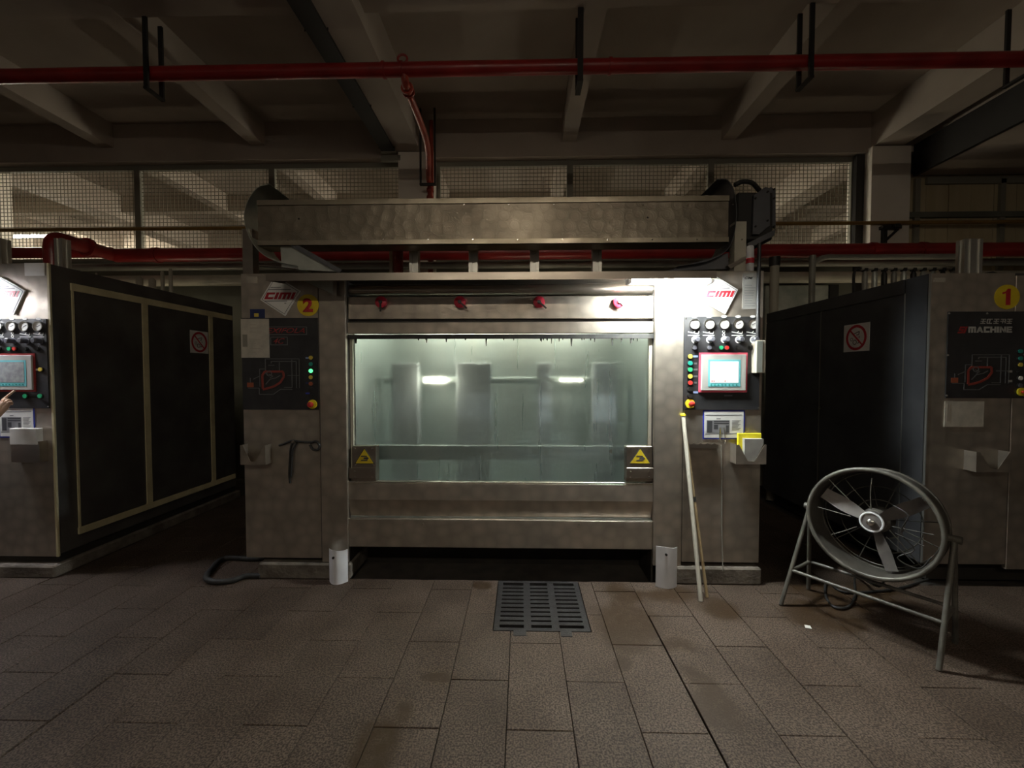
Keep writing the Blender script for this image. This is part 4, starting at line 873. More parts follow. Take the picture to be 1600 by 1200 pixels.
prism('end_gusset', [P(1138,395,TY+0.02), P(1128,398,TY+0.02), P(1040,424,TY+0.02), P(1138,420,TY+0.02)], TY+0.02, TY+0.024, 'steel_side_grey', t)
r5 = rc(376, 356, 392, 409, TY); box('support_post', r5[0], r5[1], TY+0.02, TY+0.10, TOP-0.01, r5[3], 'steel_plain', t)
r5 = rc(1148, 346, 1166, 402, TY-0.01); box('support_post', r5[0], r5[1], TY-0.01, TY+0.07, TOP-0.01, r5[3], 'cream_pipe', t)
prism('support_foot', [P(1135,416,TY), P(1168,398,TY), P(1168,404,TY), P(1140,421,TY)], TY-0.02, TY+0.05, 'steel_plain', t)
tube('base_rod', [(*P(405,415,TY-0.06)[:1], TY-0.06, P(405,415,TY-0.06)[1]), (P(466,421,TY-0.06)[0], TY-0.06, P(466,421,TY-0.06)[1])], 0.006, 'steel_bright', t, seg=8)
# drive box at the right end
t = thing('drive_box', (P(1185,340,TY)[0], TY+0.1, 2.6), 'dark gear drive box with bolted grey plates at the right end of the trough', 'gearbox')
box('gear_case', P(1152,340,TY+0.06)[0], P(1208,340,TY+0.06)[0], TY+0.06, TY+0.40, P(1180,375,TY+0.06)[1], P(1180,300,TY+0.06)[1], 'dark_metal', t, 0.01)
pf = prism('side_plate', [P(1178,305,TY+0.03), P(1196,292,TY+0.03), P(1203,294,TY+0.03), P(1203,352,TY+0.03), P(1186,366,TY+0.03), P(1176,366,TY+0.03)], TY+0.03, TY+0.055, 'steel_side_grey', t)
for px, py in ((1180,310),(1180,354),(1199,300),(1199,345)): disc('plate_bolt', *P(px,py,TY+0.03), 0.008, TY+0.02, TY+0.03, 'dark_metal', pf, 8)
pf = prism('side_plate', [P(1204,292,TY+0.12), P(1212,296,TY+0.12), P(1212,356,TY+0.12), P(1204,352,TY+0.12)], TY+0.12, TY+0.14, 'steel_side_grey', t)
for py in (296, 310, 354): disc('plate_bolt', *P(1209,py,TY+0.12), 0.008, TY+0.11, TY+0.12, 'dark_metal', pf, 8)
prism('lower_bracket', [P(1168,380,TY+0.04), P(1212,358,TY+0.04), P(1210,368,TY+0.04), P(1170,388,TY+0.04)], TY+0.04, TY+0.14, 'steel_side_grey', t)
tube('drive_cable', curve_pts([(*P(1148,289,TY+0.05)[:1], TY+0.05, P(1148,289,TY+0.05)[1]), (P(1160,284,TY+0.05)[0], TY+0.05, P(1160,284,TY+0.05)[1]), (P(1176,285,TY+0.05)[0], TY+0.06, P(1176,285,TY+0.05)[1]), (P(1192,293,TY+0.05)[0], TY+0.10, P(1192,293,TY+0.05)[1])], 6), 0.018, 'black_rubber', t, seg=10)
# signal beacon and dark conduit at the right corner
x, z = P(1172, 402, TY-0.02); yb = TY-0.02
t = thing('signal_beacon', (x, yb, TOP), 'small white beacon with a red band on the right corner of the middle machine', 'beacon')
zz1, zz0, za_, zb2 = at(1172,384,yb).z, at(1172,421,yb).z, at(1172,404,yb).z, at(1172,412,yb).z
tube('white_body', [(x, yb, TOP), (x, yb, zb2)], 0.028, 'white_plastic', t, seg=16); tube('red_band', [(x, yb, zb2), (x, yb, za_)], 0.030, 'red_letter', t, seg=16); tube('white_top', [(x, yb, za_), (x, yb, zz1-0.01), (x, yb, zz1)], [0.028,0.026,0.018], 'white_plastic', t, seg=16)
x, _ = P(1185.5, 450, F-0.03)
tube_o = tube('conduit', [(x, F-0.028, P(1185,380,F-0.028)[1]), (x, F-0.028, P(1185,535,F-0.028)[1])], 0.013, 'black_paint', None, seg=10); tag(tube_o, 'thin dark upright conduit on the right edge of the middle machine', 'conduit')

# ================================================================== CLUTTER ON THE MACHINE TOPS
for px, lab in ((648,'beside the short red riser'),(740,'left of the middle'),(835,'right of the middle'),(932,'nearest the lamp')):
    Y = 3.62; chimney('pneumatic_cylinder', at(px,400,Y).x, Y, TOP-0.01, at(px,374,Y).z, 'ribbed aluminium pneumatic cylinder on the middle machine, '+lab)
for px, Y, lab in ((98,3.75,'on the left machine near its flank'),(4,3.75,'on the left machine at the picture edge')): chimney('pneumatic_cylinder', at(px,390,Y).x, Y, T3-0.01, at(px,374,Y).z, 'pair of ribbed aluminium cylinders '+lab if False else 'ribbed aluminium cylinder '+lab)
for px, lab in ((1507,'first'),(1521,'second')): chimney('pneumatic_cylinder', at(px,400,3.75).x, 3.75, T1-0.01, at(px,375,3.75).z, lab+' ribbed aluminium cylinder from the left on the right machine')
Y = 3.8; X = at(622, 400, Y).x
t = thing('red_riser', (X, Y, TOP-0.02), 'short thick red upright pipe on top of the middle machine', 'pipe'); tube('pipe_run', [(X, Y, TOP-0.03), (X, Y, at(622,372,Y).z+0.2)], 0.045, 'red_pipe', t, seg=18); box('clamp_bracket', X-0.075, X-0.05, Y-0.02, Y+0.02, TOP-0.02, at(612,390,Y).z, 'steel_plain', t)
bx_ = at(640, 411, 3.6); o = tube('air_hose', curve_pts([(bx_.x-0.05, 3.6, TOP-0.02), (bx_.x-0.03, 3.6, TOP+0.07), (bx_.x+0.02, 3.6, TOP+0.05), (bx_.x+0.05, 3.6, TOP+0.075), (bx_.x+0.10, 3.6, TOP+0.03), (bx_.x+0.12, 3.6, TOP-0.02)], 5), 0.009, 'blue', None, seg=8); tag(o, 'blue air hose curling beside the red riser on the middle machine', 'hose')
for i, (px, w_) in enumerate(((660,30),(700,34),(770,26),(868,24),(912,26),(955,22))):
    X = at(px, 418, 3.7).x; s = w_/30
    t = thing('hand_valve', (X, 3.7, TOP-0.02), ['dark hand valve just right of the red riser','dark hand valve between the first two cylinders','dark hand valve right of the second cylinder','dark hand valve right of the third cylinder','dark hand valve left of the fourth cylinder','dark hand valve right of the fourth cylinder'][i], 'valve', 'valves on the middle machine')
    tube('valve_body', [(X-0.06*s, 3.7, TOP+0.03), (X-0.03*s, 3.7, TOP+0.03), (X+0.03*s, 3.7, TOP+0.03), (X+0.06*s, 3.7, TOP+0.03)], [0.03*s,0.045*s,0.045*s,0.03*s], 'dark_metal', t, seg=14)
    tube('valve_stem', [(X, 3.7, TOP-0.02), (X, 3.7, TOP+0.09*s)], 0.012, 'grey_pipe', t, seg=8)
for px in (533, 548): pass
X = at(533, 424, 3.4).x; o = tube('steel_stud', [(X, 3.4, TOP-0.01), (X, 3.4, TOP+0.02), (X, 3.4, TOP+0.022), (X, 3.4, TOP+0.05)], [0.008,0.008,0.016,0.014], 'steel_bright', None, seg=10); tag(o, 'bright little steel stud on the left of the middle machine top', 'stud')
o = tube('thin_wire', curve_pts([(at(548,424,3.45).x, 3.45, TOP), (at(560,419,3.45).x, 3.45, TOP+0.03), (at(575,418,3.45).x, 3.45, TOP+0.035), (at(588,424,3.45).x, 3.45, TOP)], 5), 0.004, 'grey_pipe', None, seg=6); tag(o, 'thin grey wire arching on the left of the middle machine top', 'wire')
# right machine top: manifold and hoses
zM = at(1415, 419, 4.15).z; xm0, xm1 = at(1345, 420, 4.15).x, at(1495, 420, 4.15).x
t = thing('air_manifold', ((xm0+xm1)/2, 4.15, T1), 'pale valve manifold with a row of small hanging cylinders on the right machine', 'manifold')
tube('header_pipe', [(xm0, 4.15, zM), (xm1, 4.15, zM)], 0.018, 'cream_pipe', t, seg=10)
for k in range(10):
    X = xm0+0.04+(xm1-xm0-0.08)*k/9; tube('small_cylinder', [(X, 4.15, zM-0.03), (X, 4.15, zM-0.06), (X, 4.15, T1)], [0.014,0.024,0.022], ('grey_pipe','galvanised','dark_metal')[k%3], t, seg=10)
    box('union', X-0.016, X+0.016, 4.13, 4.17, zM-0.03, zM, 'dark_metal', t)
tube('left_hose', curve_pts([(xm0, 4.15, zM), (xm0-0.06, 4.14, zM-0.02), (xm0-0.09, 4.12, zM-0.12), (xm0-0.09, 4.1, T1)], 5), 0.012, 'black_rubber', t, seg=8)
t = thing('hose_bundle', (at(1550,418,3.5).x, 3.5, T1), 'tangle of black hoses lying on the right machine behind its front edge', 'hoses')
for k in range(9):
    px = 1470+k*18; a = at(px, 424, 3.45+0.03*(k%3)); rr = random.uniform
    tube('hose', curve_pts([(a.x, 3.45, T1+0.012), (a.x+0.06, 3.5+rr(-.05,.05), T1+rr(.03,.07)), (a.x+0.15, 3.5+rr(-.05,.05), T1+rr(.02,.08)), (a.x+0.24, 3.48, T1+0.02)], 4), 0.012, ('black_rubber','black_rubber','dark_metal')[k%3], t, seg=7)
# pipes between the right machine and the wall
YP = 5.45
e0 = at(1268, 480, YP); e1 = at(1268, 418, YP); e2 = at(1290, 402, YP)
o = thing('elbow_pipe', (e0.x, YP, 2.0), 'grey bent pipe rising behind the right machine and turning right', 'pipe')
tube('pipe_run', curve_pts([(e0.x, YP, 0.5), (e0.x, YP, e1.z-0.05), (e0.x+0.02, YP, e1.z+0.05), (e2.x, YP, e2.z), (e2.x+0.3, YP, e2.z), (at(1500,402,YP).x, YP, e2.z)], 6), 0.036, 'grey_pipe', o, seg=12)
e0 = at(1209, 480, 5.3); o = thing('capped_pipe', (e0.x, 5.3, 0), 'cream upright pipe with a dark cap just right of the middle machine', 'pipe')
tube('pipe_run', [(e0.x, 5.3, 0), (e0.x, 5.3, at(1209,416,5.3).z)], 0.05, 'cream_pipe', o, seg=14); tube('cap', [(e0.x, 5.3, at(1209,416,5.3).z), (e0.x, 5.3, at(1209,402,5.3).z)], 0.062, 'dark_metal', o, seg=14)
a = at(1217, 432, 5.62); b_ = at(1322, 432, 5.62)
o = thing('sheet_tank', ((a.x+b_.x)/2, 5.85, 0), 'pale galvanised sheet tank glimpsed behind the right machine', 'tank'); box('tank_shell', a.x, b_.x, 5.92, 6.15, 0, a.z-0.05, 'galvanised', o, 0.01); box('end_frame', b_.x, b_.x+0.12, 5.90, 6.15, 0, a.z-0.05, 'dark_metal', o)
# small fittings behind the left machine
for i, px in enumerate((218, 238, 254, 267)):
    X = at(px, 440, 5.35).x; z1_ = at(px, (432,434,424,420)[i], 5.35).z
    o = tube('pipe_stub', [(X, 5.35, 0.0), (X, 5.35, z1_-0.03), (X, 5.35, z1_)], [0.022 if i > 1 else 0.04]*2+[0.015], 'cream_pipe', None, seg=10); tag(o, ['thick cream pipe stub behind the left machine, leftmost of four','cream pipe stub behind the left machine, second of four','thin tall cream pipe stub behind the left machine, third of four','thin cream pipe stub behind the left machine, rightmost of four'][i], 'pipe stub')
t = thing('valve_cluster', (at(90,395,3.9).x, 3.95, T3), 'dark red and steel valves on the left machine top', 'valves')
for px, mm in ((30,'steel_bright'),(55,'dark_metal'),(125,'red_dim'),(150,'dark_metal')):
    X = at(px, 398, 3.95).x; tube('valve_body', [(X-0.06, 3.95, T3+0.04), (X-0.02, 3.95, T3+0.055), (X+0.02, 3.95, T3+0.055), (X+0.07, 3.95, T3+0.03)], [0.025,0.04,0.04,0.025], mm, t, seg=12); tube('valve_stem', [(X, 3.95, T3-0.01), (X, 3.95, T3+0.12)], 0.010, 'steel_plain', t, seg=8)

# ================================================================== FLOOR THINGS
# drain grate
t = thing('drain_grate', ((GX0+GX1)/2, (GY0+GY1)/2, -0.03), 'dark cast iron drain grate with three rows of slots in the floor', 'grate')
gx0, gx1, gy0, gy1 = GX0+0.006, GX1-0.006, GY0+0.006, GY1-0.004; zt_, zb_ = 0.001, -0.028
ix0, ix1, iy0, iy1 = gx0+0.035, gx1-0.035, gy0+0.03, gy1-0.03
for a, b_, c, d in ((gx0,gx1,gy0,iy0),(gx0,gx1,iy1,gy1),(gx0,ix0,iy0,iy1),(ix1,gx1,iy0,iy1)): box('frame_side', a, b_, c, d, zb_, zt_, 'cast_iron', t)
cw = (ix1-ix0)/3; 
for k in (1, 2): box('long_rib', ix0+cw*k-0.024, ix0+cw*k+0.024, iy0, iy1, zb_, zt_-0.001, 'cast_iron', t)
nb = 12; ph_ = (iy1-iy0)/(nb-1+0.0)
for k in range(1, nb-1): box('bar', ix0, ix1, iy0+ph_*k-0.017, iy0+ph_*k+0.017, zb_, zt_-0.002, 'cast_iron', t)
for a, b_ in ((GX0+0.13, GX0+0.21), (GX0+0.42, GX0+0.49)): box('hinge_lug', a, b_, GY0-0.045, GY0+0.006, zb_, 0.0015, 'cast_iron', t)
# splash guards
def guard(px0, px1, py0, py1, label, bend):
    Y = F-0.05; a, _ = P(px0, (py0+py1)/2, Y); b_, _ = P(px1, (py0+py1)/2, Y); z1_ = P(px0, py0, Y)[1]
    bm = bmesh.new(); n = 10; V_ = []
    for i in range(n+1):
        u = i/n; x = a+(b_-a)*u; y = Y-0.05+0.055*(2*u-1)**2*(1 if bend else 0.7)
        V_.append([bm.verts.new((x, y, z)) for z in (0.002, z1_*0.4, z1_*(1.0+0.02*math.sin(u*5)))]+[bm.verts.new((x, y+0.003, z)) for z in (z1_*(1.0+0.02*math.sin(u*5)), z1_*0.4, 0.002)])
    for i in range(n):
        for k in range(6): bm.faces.new((V_[i][k], V_[i][(k+1)%6], V_[i+1][(k+1)%6], V_[i+1][k]))
    bm.faces.new(V_[0][::-1]); bm.faces.new(V_[-1])
    t = thing('splash_guard', ((a+b_)/2, Y, 0), label, 'splash guard', 'white splash guards'); fin('plastic_sheet', bm, 'white_plastic', t, smooth=True)
    xs, zs_ = P(px0+(px1-px0)*0.4, py0+10, Y); disc('fixing_screw', xs, zs_, 0.009, Y-0.058, Y-0.03, 'dark_metal', t, 8)
guard(514, 543, 857, 908, 'curved white plastic splash guard at the left foot of the window opening', True)
guard(1024, 1057, 852, 914, 'curved white plastic splash guard at the right foot of the window opening, beside the poles', False)
# poles leaning on the right cabinet
def on_floor(px, py): p = at(px, py, Z=0); return p
b0 = on_floor(1095, 940); Yt = F-0.02; tp = at(1067.5, 650, Yt)
t = thing('white_pole', b0, 'long white pole with a yellow tip leaning on the middle machine', 'pole')
tube('shaft', [b0+Vector((0,0,0.004)), tp], 0.0145, 'pole_white', t, seg=10); d = (tp-b0).normalized(); tube('yellow_tip', [tp, tp+d*0.012, tp+d*0.02], [0.019,0.019,0.010], 'yellow_bright', t, seg=10)
b1 = on_floor(1105, 934); t1_ = at(1073, 690, Yt-0.015)
t = thing('wooden_stick', b1, 'thin wooden stick with a black tape band leaning beside the white pole', 'stick')
tube('shaft', [b1+Vector((0,0,0.004)), t1_], 0.0105, 'wood', t, seg=10); c = b1.lerp(t1_, 0.62); d = (t1_-b1).normalized(); tube('tape_band', [c-d*0.018, c+d*0.018], 0.0125, 'black_rubber', t, seg=10)
# yellow holder with papers in the right pocket
Yh = F-0.03; r5 = rc(1152, 677, 1188, 723, Yh); x0, x1, z0, z1 = r5; w_, h_ = x1-x0, z1-z0
t = thing('document_holder', ((x0+x1)/2, Yh, z0), 'yellow document holder with a grey sheet standing in the right pocket', 'holder')
prism('yellow_back', [(x0+w_*0.28, z0), (x0+w_*0.6, z0), (x1, z0+h_*0.55), (x1, z1), (x0, z1), (x0, z0+h_*0.50)], Yh-0.012, Yh+0.01, 'yellow_bright', t, bev=0.002)
prism('grey_sheet', [(x0+w_*0.30, z0-0.004), (x0+w_*0.55, z0-0.004), (x1-w_*0.02, z0+h_*0.66), (x1-w_*0.02, z1-h_*0.16), (x0+w_*0.18, z1-h_*0.16), (x0+w_*0.18, z0+h_*0.25)], Yh-0.045, Yh-0.012, 'paper_dim', t)
# wire hook and clip holding the notice
hk = [P(1125,668,F-0.01), P(1124,684,F-0.01), P(1126,690,F-0.01), P(1131,692,F-0.01), P(1133,686,F-0.01), P(1131,668,F-0.01)]
o = tube('wire_hook', curve_pts([(p[0], F-0.012-(0.01 if 1 < i < 4 else 0), p[1]) for i, p in enumerate(hk)], 4), 0.004, 'steel_bright', None, seg=6); tag(o, 'bright bent wire hook hanging below the blue-framed notice', 'hook')
ww = [P(1127,695,F-0.006), P(1128,760,F-0.006), P(1128,830,F-0.006), P(1129,892,F-0.03)]
o = tube('hanging_wire', [(p[0], F-0.006 if i < 3 else F-0.036, p[1]) for i, p in enumerate(ww)], 0.003, 'grey_pipe', None, seg=6); tag(o, 'thin grey wire hanging down the right cabinet door to the plinth', 'wire')
# black belt hanging on the left cabinet
Yb = F-0.018
S3 = lambda l, Y=Yb: curve_pts([(P(px,py,Y)[0], Y, P(px,py,Y)[1]) for px, py in l], 5)
t = thing('black_strap', (P(455,700,Yb)[0], Yb, P(453,755,Yb)[1]), 'black twisted strap with a looped end hanging on the left cabinet door', 'strap')
tube('cord', S3([(436,696),(445,693),(456,689),(466,690),(478,691),(490,691)]), 0.008, 'black_rubber', t, seg=8); tube('end_loop', S3([(485,692),(494,690),(499,696),(496,703),(489,702),(484,695)]), 0.009, 'black_rubber', t, seg=8)
tube('hanging_end', S3([(457,690),(454,702),(453,718),(452,738),(453,755)]), 0.008, 'black_rubber', t, seg=8); tube('hanging_end', S3([(464,692),(457,704),(456,722),(454,745)], Yb-0.006), 0.008, 'black_rubber', t, seg=8)
for px, py in ((459,690),): disc('hook_peg', *P(px,py,Yb), 0.01, Yb-0.02, F, 'steel_plain', t, 10)
# black hose left of the middle machine
hz = 0.022; Hp = [at(383,846,Z=0.25)]
pts = [(-2.165, 3.75, 0.05), (-2.2, 3.45, hz)] + [tuple(Vector((p.x, p.y, hz))) for p in (at(352,872,Z=hz), at(330,890,Z=hz), at(322,903,Z=hz), at(336,909,Z=hz), at(362,907,Z=hz), at(384,900,Z=hz))] + [(-2.03, 3.14, hz)]
o = tube('black_hose', curve_pts(pts, 6), 0.021, 'black_rubber', None, seg=12); tag(o, 'black rubber hose curling on the floor by the left plinth of the middle machine', 'hose')
p = at(1262, 980, Z=0); o = prism('paper_scrap', [(p.x-0.022, p.y-0.012), (p.x+0.012, p.y-0.02), (p.x+0.022, p.y+0.01), (p.x-0.008, p.y+0.02)], 0.0015, 0.004, 'paper', None, 'Z'); tag(o, 'tiny white paper scrap on the floor in front of the fan', 'scrap')

# ================================================================== DRUM FAN
fl, fr = on_floor(1220, 946), on_floor(1467, 1049)
dd = (fr-fl).normalized(); nn = Vector((dd.y, -dd.x, 0))      # face direction, to the camera's left
if nn.x > 0: nn = -nn
PL = fl - nn*0.20 + dd*0.10; PR = fr - nn*0.20 + dd*0.0; ZC = 0.675
cen = (PL+PR)/2; cen.z = ZC; R0 = (PR-PL).length/2
fan = thing('drum_fan', (cen.x, cen.y, 0), 'round industrial drum fan on a tubular stand at the right', 'fan')
tilt = math.radians(4); fn = (nn*math.cos(tilt)+Vector((0,0,1))*math.sin(tilt)).normalized(); up = (Vector((0,0,1))*math.cos(tilt)-nn*math.sin(tilt)).normalized(); rt = dd
def fp(u, v, w_=0.0): return cen+rt*u+up*v+fn*w_
def fcirc(r, w_, n=48): return [fp(r*math.cos(2*PI*k/n), r*math.sin(2*PI*k/n), w_) for k in range(n)]
RO = R0-0.012
tube('front_rim', fcirc(RO, 0.09), 0.013, 'fan_paint', fan, seg=10, closed=True); tube('rear_rim', fcirc(RO-0.01, -0.11), 0.010, 'fan_drum', fan, seg=8, closed=True)
bm = bmesh.new(); A = [fcirc(r, w_, 64) for r, w_ in ((RO, 0.09), (RO-0.018, 0.03), (RO-0.012, -0.11), (RO-0.008, -0.11), (RO-0.014, 0.03), (RO+0.004, 0.09))]
VV = [[bm.verts.new(p) for p in row] for row in A]
for i in range(5):
    for k in range(64): bm.faces.new((VV[i][k], VV[i][(k+1)%64], VV[i+1][(k+1)%64], VV[i+1][k]))
fin('drum', bm, 'fan_drum', fan, smooth=True)
for r in (0.29, 0.205, 0.12): tube('guard_ring', fcirc(r, -0.105), 0.0035, 'fan_paint', fan, seg=6, closed=True)
for k in range(12):
    a = 2*PI*k/12+0.2; tube('guard_spoke', [fp(0.04*math.cos(a), 0.04*math.sin(a), -0.105), fp((RO-0.012)*math.cos(a), (RO-0.012)*math.sin(a), -0.105)], 0.0032, 'fan_paint' if k % 3 else 'dark_metal', fan, seg=6)
# some front guard wires are left, bent
for a, r0_, r1_ in ((2.35, 0.16, RO), (3.05, 0.10, RO-0.05), (3.75, 0.08, RO-0.09), (1.57, 0.08, RO-0.05), (0.05, 0.10, 0.28), (-0.7, 0.1, 0.27), (-0.25, 0.12, 0.25)):
    c, s = math.cos(a), math.sin(a); tube('guard_wire', [fp(r0_*c, r0_*s, 0.07), fp((r0_+r1_)/2*c-0.006*s, (r0_+r1_)/2*s, 0.075), fp(r1_*c, r1_*s, 0.082)], 0.003, 'fan_paint' if a > 1 else 'dark_metal', fan, seg=6)
tube('bent_wire', curve_pts([fp(0.10,0.13,0.06), fp(0.17,0.09,0.08), fp(0.14,-0.02,0.07), fp(0.2,-0.1,0.06), fp(0.13,-0.17,0.07), fp(0.22,-0.2,0.06), fp(0.27,-0.12,0.06)], 4), 0.004, 'dark_metal', fan, seg=6)
# motor, hub, blades
tube('motor', [fp(0,0,-0.14), fp(0,0,-0.13), fp(0,0,-0.02), fp(0,0,0.0)], [0.06,0.075,0.075,0.05], 'fan_drum', fan, seg=20)
hub = tube('hub', [fp(0,0,0.0), fp(0,0,0.045), fp(0,0,0.052)], [0.062,0.062,0.054], 'fan_blade', fan, seg=24)
tube('hub_cap', [fp(0,0,0.05), fp(0,0,0.075), fp(0,0,0.082)], [0.022,0.020,0.010], 'steel_bright', hub, seg=12)
tube('hub_rim', fcirc(0.056, 0.053, 24), 0.006, 'white_plastic', hub, seg=6, closed=True)
for a in (2.72, 0.66, -1.22):
    bm = bmesh.new(); n = 8; top, bot = [], []
    for i in range(n+1):
        u = i/n; r = 0.05+u*(RO-0.085); wd = 0.027+0.018*math.sin(min(1, u*1.2)*PI*0.8); tw = math.radians(38-16*u)
        ctr = Vector((math.cos(a)*r, math.sin(a)*r)); tn = Vector((-math.sin(a), math.cos(a)))
        row = []
        for s in (-1, -0.33, 0.33, 1):
            q_ = ctr+tn*(s*wd*math.cos(tw)); row.append((q_, s*wd*math.sin(tw)+0.02-0.006*(1-s*s)))
        top.append([bm.verts.new(fp(q_.x, q_.y, h+0.0015)) for q_, h in row]); bot.append([bm.verts.new(fp(q_.x, q_.y, h-0.0015)) for q_, h in row])
    for i in range(n):
        for j in range(3):
            bm.faces.new((top[i][j], top[i][j+1], top[i+1][j+1], top[i+1][j])); bm.faces.new((bot[i][j], bot[i+1][j], bot[i+1][j+1], bot[i][j+1]))
        bm.faces.new((top[i][0], top[i+1][0], bot[i+1][0], bot[i][0])); bm.faces.new((top[i][3], bot[i][3], bot[i+1][3], top[i+1][3]))
    for i in (0, n):
        for j in range(3): bm.faces.new((top[i][j], bot[i][j], bot[i][j+1], top[i][j+1]))
    fin('blade', bm, 'fan_blade', fan, smooth=True)
# stand
PL3, PR3 = Vector((PL.x, PL.y, ZC)), Vector((PR.x, PR.y, ZC))
rl, rr_ = fl-nn*0.40+dd*0.02, fr-nn*0.40
for a, b_ in ((PL3-dd*0.012, fl), (PR3+dd*0.012, fr), (PL3-dd*0.012, rl), (PR3+dd*0.012, rr_)): tube('stand_leg', [a, b_+Vector((0,0,0.006))], 0.0135, 'fan_paint', fan, seg=10)
lp = lambda a, b_, z: a.lerp(b_, (ZC-z)/ZC)
zc1 = 0.24
c1, c2, c3, c4 = lp(PL3, fl, zc1), lp(PR3, fr, zc1), lp(PL3, rl, zc1), lp(PR3, rr_, zc1)
for a, b_ in ((c1, c2), (c1, c3), (c3, c4), (c2, c4)): tube('cross_tube', [a, b_], 0.011, 'fan_paint', fan, seg=10)
for q in (PL3-dd*0.012, PR3+dd*0.012): tube('pivot_knob', [q-dd*0.03, q+dd*0.03], 0.022, 'fan_paint', fan, seg=12)
cb = [at(px, py, Z=0.012) for px, py in ((1338,900),(1336,930),(1325,948),(1303,948),(1290,930),(1293,908),(1320,925),(1400,920),(1450,905))]
o = tube('power_cable', curve_pts([tuple(cen-fn*0.13-Vector((0,0,0.1)))]+[tuple(cen-fn*0.2-Vector((0,0,0.45)))]+[tuple(p) for p in cb], 6), 0.008, 'black_rubber', None, seg=8); tag(o, 'black power cable looping on the floor under the fan', 'cable')

# ================================================================== PERSON at the left machine (only the hand reaches into the picture)
def skin_mesh(name, verts, edges, radii, root, mats, parent=None, sub=2):
    me = bpy.data.meshes.new(name); me.from_pydata(verts, edges, []); o = bpy.data.objects.new(name, me); C.objects.link(o)
    md = o.modifiers.new('skin', 'SKIN'); md.use_smooth_shade = True
    for i, r in enumerate(radii):
        sv = me.skin_vertices[0].data[i]; sv.radius = (r, r) if not isinstance(r, tuple) else r; sv.use_root = (i == root)
    sb = o.modifiers.new('sub', 'SUBSURF'); sb.levels = sub; sb.render_levels = sub
    dg = bpy.context.evaluated_depsgraph_get(); m2_ = bpy.data.meshes.new_from_object(o.evaluated_get(dg)); bpy.data.objects.remove(o)
    bm = bmesh.new(); bm.from_mesh(m2_); bpy.data.meshes.remove(m2_); return bm
B = Vector((-4.42, 2.50, 0))
tip = at(23, 610, F-0.05)               # fingertip at the buttons
wr = at(-4, 646, F-0.15)
def V_(x, y, z): return tuple(B+Vector((x, y, z)))
vs = [V_(0,0,0.95), V_(0,0.01,1.12), V_(0,0.02,1.30), V_(0,0.01,1.43), V_(0,0.02,1.50), V_(0,0.035,1.56),             # 0-5 pelvis..neck
      V_(0.19,0.02,1.40), V_(0.34,0.14,1.17), tuple(wr+Vector((-0.08,-0.10,-0.055))), tuple(wr),                        # 6-9 reaching arm
      V_(-0.19,0.0,1.40), V_(-0.25,-0.02,1.13), V_(-0.24,0.10,0.92), V_(-0.23,0.14,0.84),                              # 10-13 other arm
      V_(0.10,0,0.88), V_(0.11,0.02,0.50), V_(0.11,-0.02,0.10), V_(0.11,0.10,0.045), V_(0.11,0.17,0.04),               # 14-18 leg
      V_(-0.10,0,0.88), V_(-0.11,0.02,0.50), V_(-0.11,-0.03,0.10), V_(-0.11,0.09,0.045), V_(-0.11,0.16,0.04)]          # 19-23 leg
es = [(0,1),(1,2),(2,3),(3,4),(4,5),(3,6),(6,7),(7,8),(8,9),(3,10),(10,11),(11,12),(12,13),(0,14),(14,15),(15,16),(16,17),(17,18),(0,19),(19,20),(20,21),(21,22),(22,23)]
ra = [(0.15,0.11),(0.14,0.10),(0.165,0.11),(0.12,0.08),0.058,0.055, 0.065,0.046,0.036,0.027, 0.065,0.048,0.036,0.028, 0.085,0.058,0.042,0.045,0.036, 0.085,0.058,0.042,0.045,0.036]
bm = skin_mesh('body', vs, es, ra, 0, None)
# hand: palm block and five fingers
def chain(pts, rs): b_tube(bm, curve_pts(pts, 4), [rs[0]+(rs[-1]-rs[0])*i/(4*(len(pts)-1)) for i in range(4*(len(pts)-1)+1)], 10)
ax = (tip-wr).normalized(); side = ax.cross(Vector((0,1,0))).normalized(); side = side if side.z > 0 else -side; nrm = ax.cross(side).normalized(); nrm = nrm if nrm.y < 0 else -nrm
hp = lambda u, v, w_=0: tuple(wr+ax*u+side*v+nrm*w_)
Lh = (tip-wr).length
b_tube(bm, [hp(-0.02,0), hp(0.015,0), hp(0.045,-0.004,0.004), hp(0.085,-0.006,0.004)], [0.026,0.028,0.034,0.030], 14)
b_tube(bm, [hp(0.01,-0.014), hp(0.05,-0.024,0.004), hp(0.08,-0.026,0.004)], [0.020,0.022,0.016], 12)
chain([hp(0.07,0.020,0.004), hp(0.105,0.022,0.008), hp(0.13,0.021,0.004), tuple(tip)], [0.0098,0.0072])                       # pointing finger
chain([hp(0.075,0.002,0.006), hp(0.108,0.002,0.016), hp(0.118,0.0,-0.008), hp(0.098,-0.001,-0.020)], [0.0100,0.0080])          # curled
chain([hp(0.072,-0.016,0.006), hp(0.102,-0.017,0.014), hp(0.110,-0.018,-0.008), hp(0.092,-0.018,-0.019)], [0.0096,0.0076])
chain([hp(0.066,-0.032,0.004), hp(0.090,-0.035,0.010), hp(0.098,-0.035,-0.008), hp(0.082,-0.034,-0.017)], [0.0086,0.0066])
chain([hp(0.02,0.020,-0.008), hp(0.050,0.036,-0.022), hp(0.078,0.030,-0.028), hp(0.100,0.018,-0.026)], [0.0120,0.0082])        # thumb
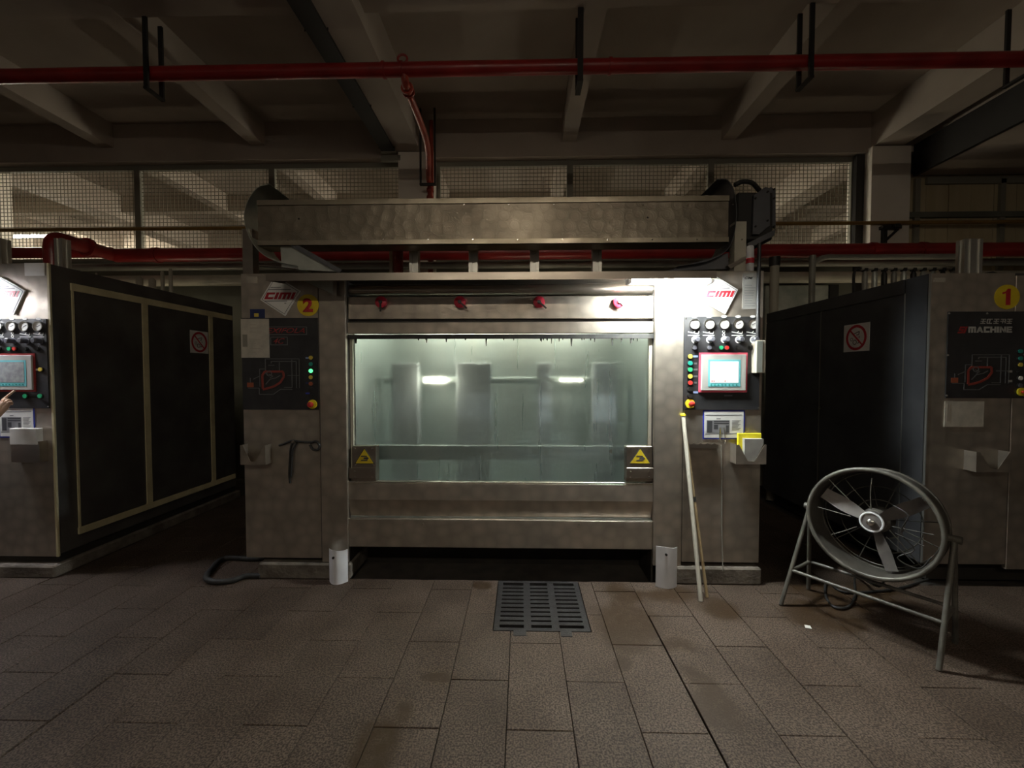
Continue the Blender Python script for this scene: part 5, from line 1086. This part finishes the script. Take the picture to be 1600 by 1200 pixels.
# other hand, relaxed
w2 = B+Vector((-0.23,0.14,0.84)); q2 = lambda x, y, z: tuple(w2+Vector((x, y, z)))
b_tube(bm, [q2(0,-0.02,0.02), q2(0,0.01,-0.02), q2(0,0.02,-0.07)], [0.026,0.034,0.032], 12)
for k, (dy, ln) in enumerate(((-0.012,0.085),(0.008,0.095),(0.027,0.088),(0.044,0.07))): chain([q2(0.004,dy,-0.065), q2(0.006,dy+0.004,-0.065-ln*0.5), q2(0.026,dy+0.004,-0.065-ln)], [0.0095,0.007])
chain([q2(0.01,0.035,-0.01), q2(0.02,0.062,-0.04), q2(0.03,0.062,-0.075)], [0.011,0.008])
# head
hc = B+Vector((0.0,0.06,1.66))
hv = bmesh.ops.create_uvsphere(bm, u_segments=24, v_segments=18, radius=1)['verts']
for v in hv:
    x, y, z = v.co; jaw = 1-0.22*max(0, -z)
    v.co = hc+Vector((x*0.075*jaw, y*0.095*jaw+(0.012 if z < -0.3 and y > 0 else 0), z*0.118))
b_tube(bm, [hc+Vector((0,0.088,0.02)), hc+Vector((0,0.108,-0.015)), hc+Vector((0,0.094,-0.028))], [0.007,0.014,0.010], 8)       # nose
for s in (-1, 1): b_tube(bm, [hc+Vector((s*0.072,0.0,0.02)), hc+Vector((s*0.085,-0.012,0.0)), hc+Vector((s*0.074,-0.004,-0.03))], [0.010,0.014,0.008], 8)
b_tube(bm, [hc+Vector((-0.022,0.083,-0.055)), hc+Vector((0,0.091,-0.056)), hc+Vector((0.022,0.083,-0.055))], [0.004,0.007,0.004], 8)
wrv = wr
for f in bm.faces:
    c = f.calc_center_median(); f.material_index = 0
    rel = c-B
    if rel.z < 0.09: f.material_index = 3
    elif rel.z < 0.97 and abs(rel.x) < 0.215: f.material_index = 2
    elif rel.z < 1.50 and (abs(rel.x) < 0.20 or (rel.x > 0 and rel.z > 1.24 and rel.y < 0.14) or (rel.x < 0 and rel.z > 1.14)): f.material_index = 1
person = thing('person', tuple(B), 'person in a dark shirt whose hand reaches to the buttons of the left machine', 'person')
fin('body', bm, ['skin','shirt','trousers','shoe'], person, smooth=True)
bm = bmesh.new(); hv = bmesh.ops.create_uvsphere(bm, u_segments=24, v_segments=16, radius=1)['verts']
for v in hv: v.co = hc+Vector((v.co.x*0.081, v.co.y*0.099-0.010, v.co.z*0.105+0.026))
bmesh.ops.delete(bm, geom=[v for v in bm.verts if v.co.z < hc.z-0.02 or (v.co.y > hc.y+0.055 and v.co.z < hc.z+0.06)], context='VERTS')
fin('hair', bm, 'hair', person, smooth=True)
for s in (-1, 1):
    e = hc+Vector((s*0.030, 0.083, 0.006)); tube('eye', [e, e+Vector((0,0.005,0)), e+Vector((0,0.008,0))], [0.012,0.010,0.004], 'white_paint', person, seg=10); tube('pupil', [e+Vector((0,0.005,0)), e+Vector((0,0.0095,0))], 0.005, 'hair', person, seg=8)
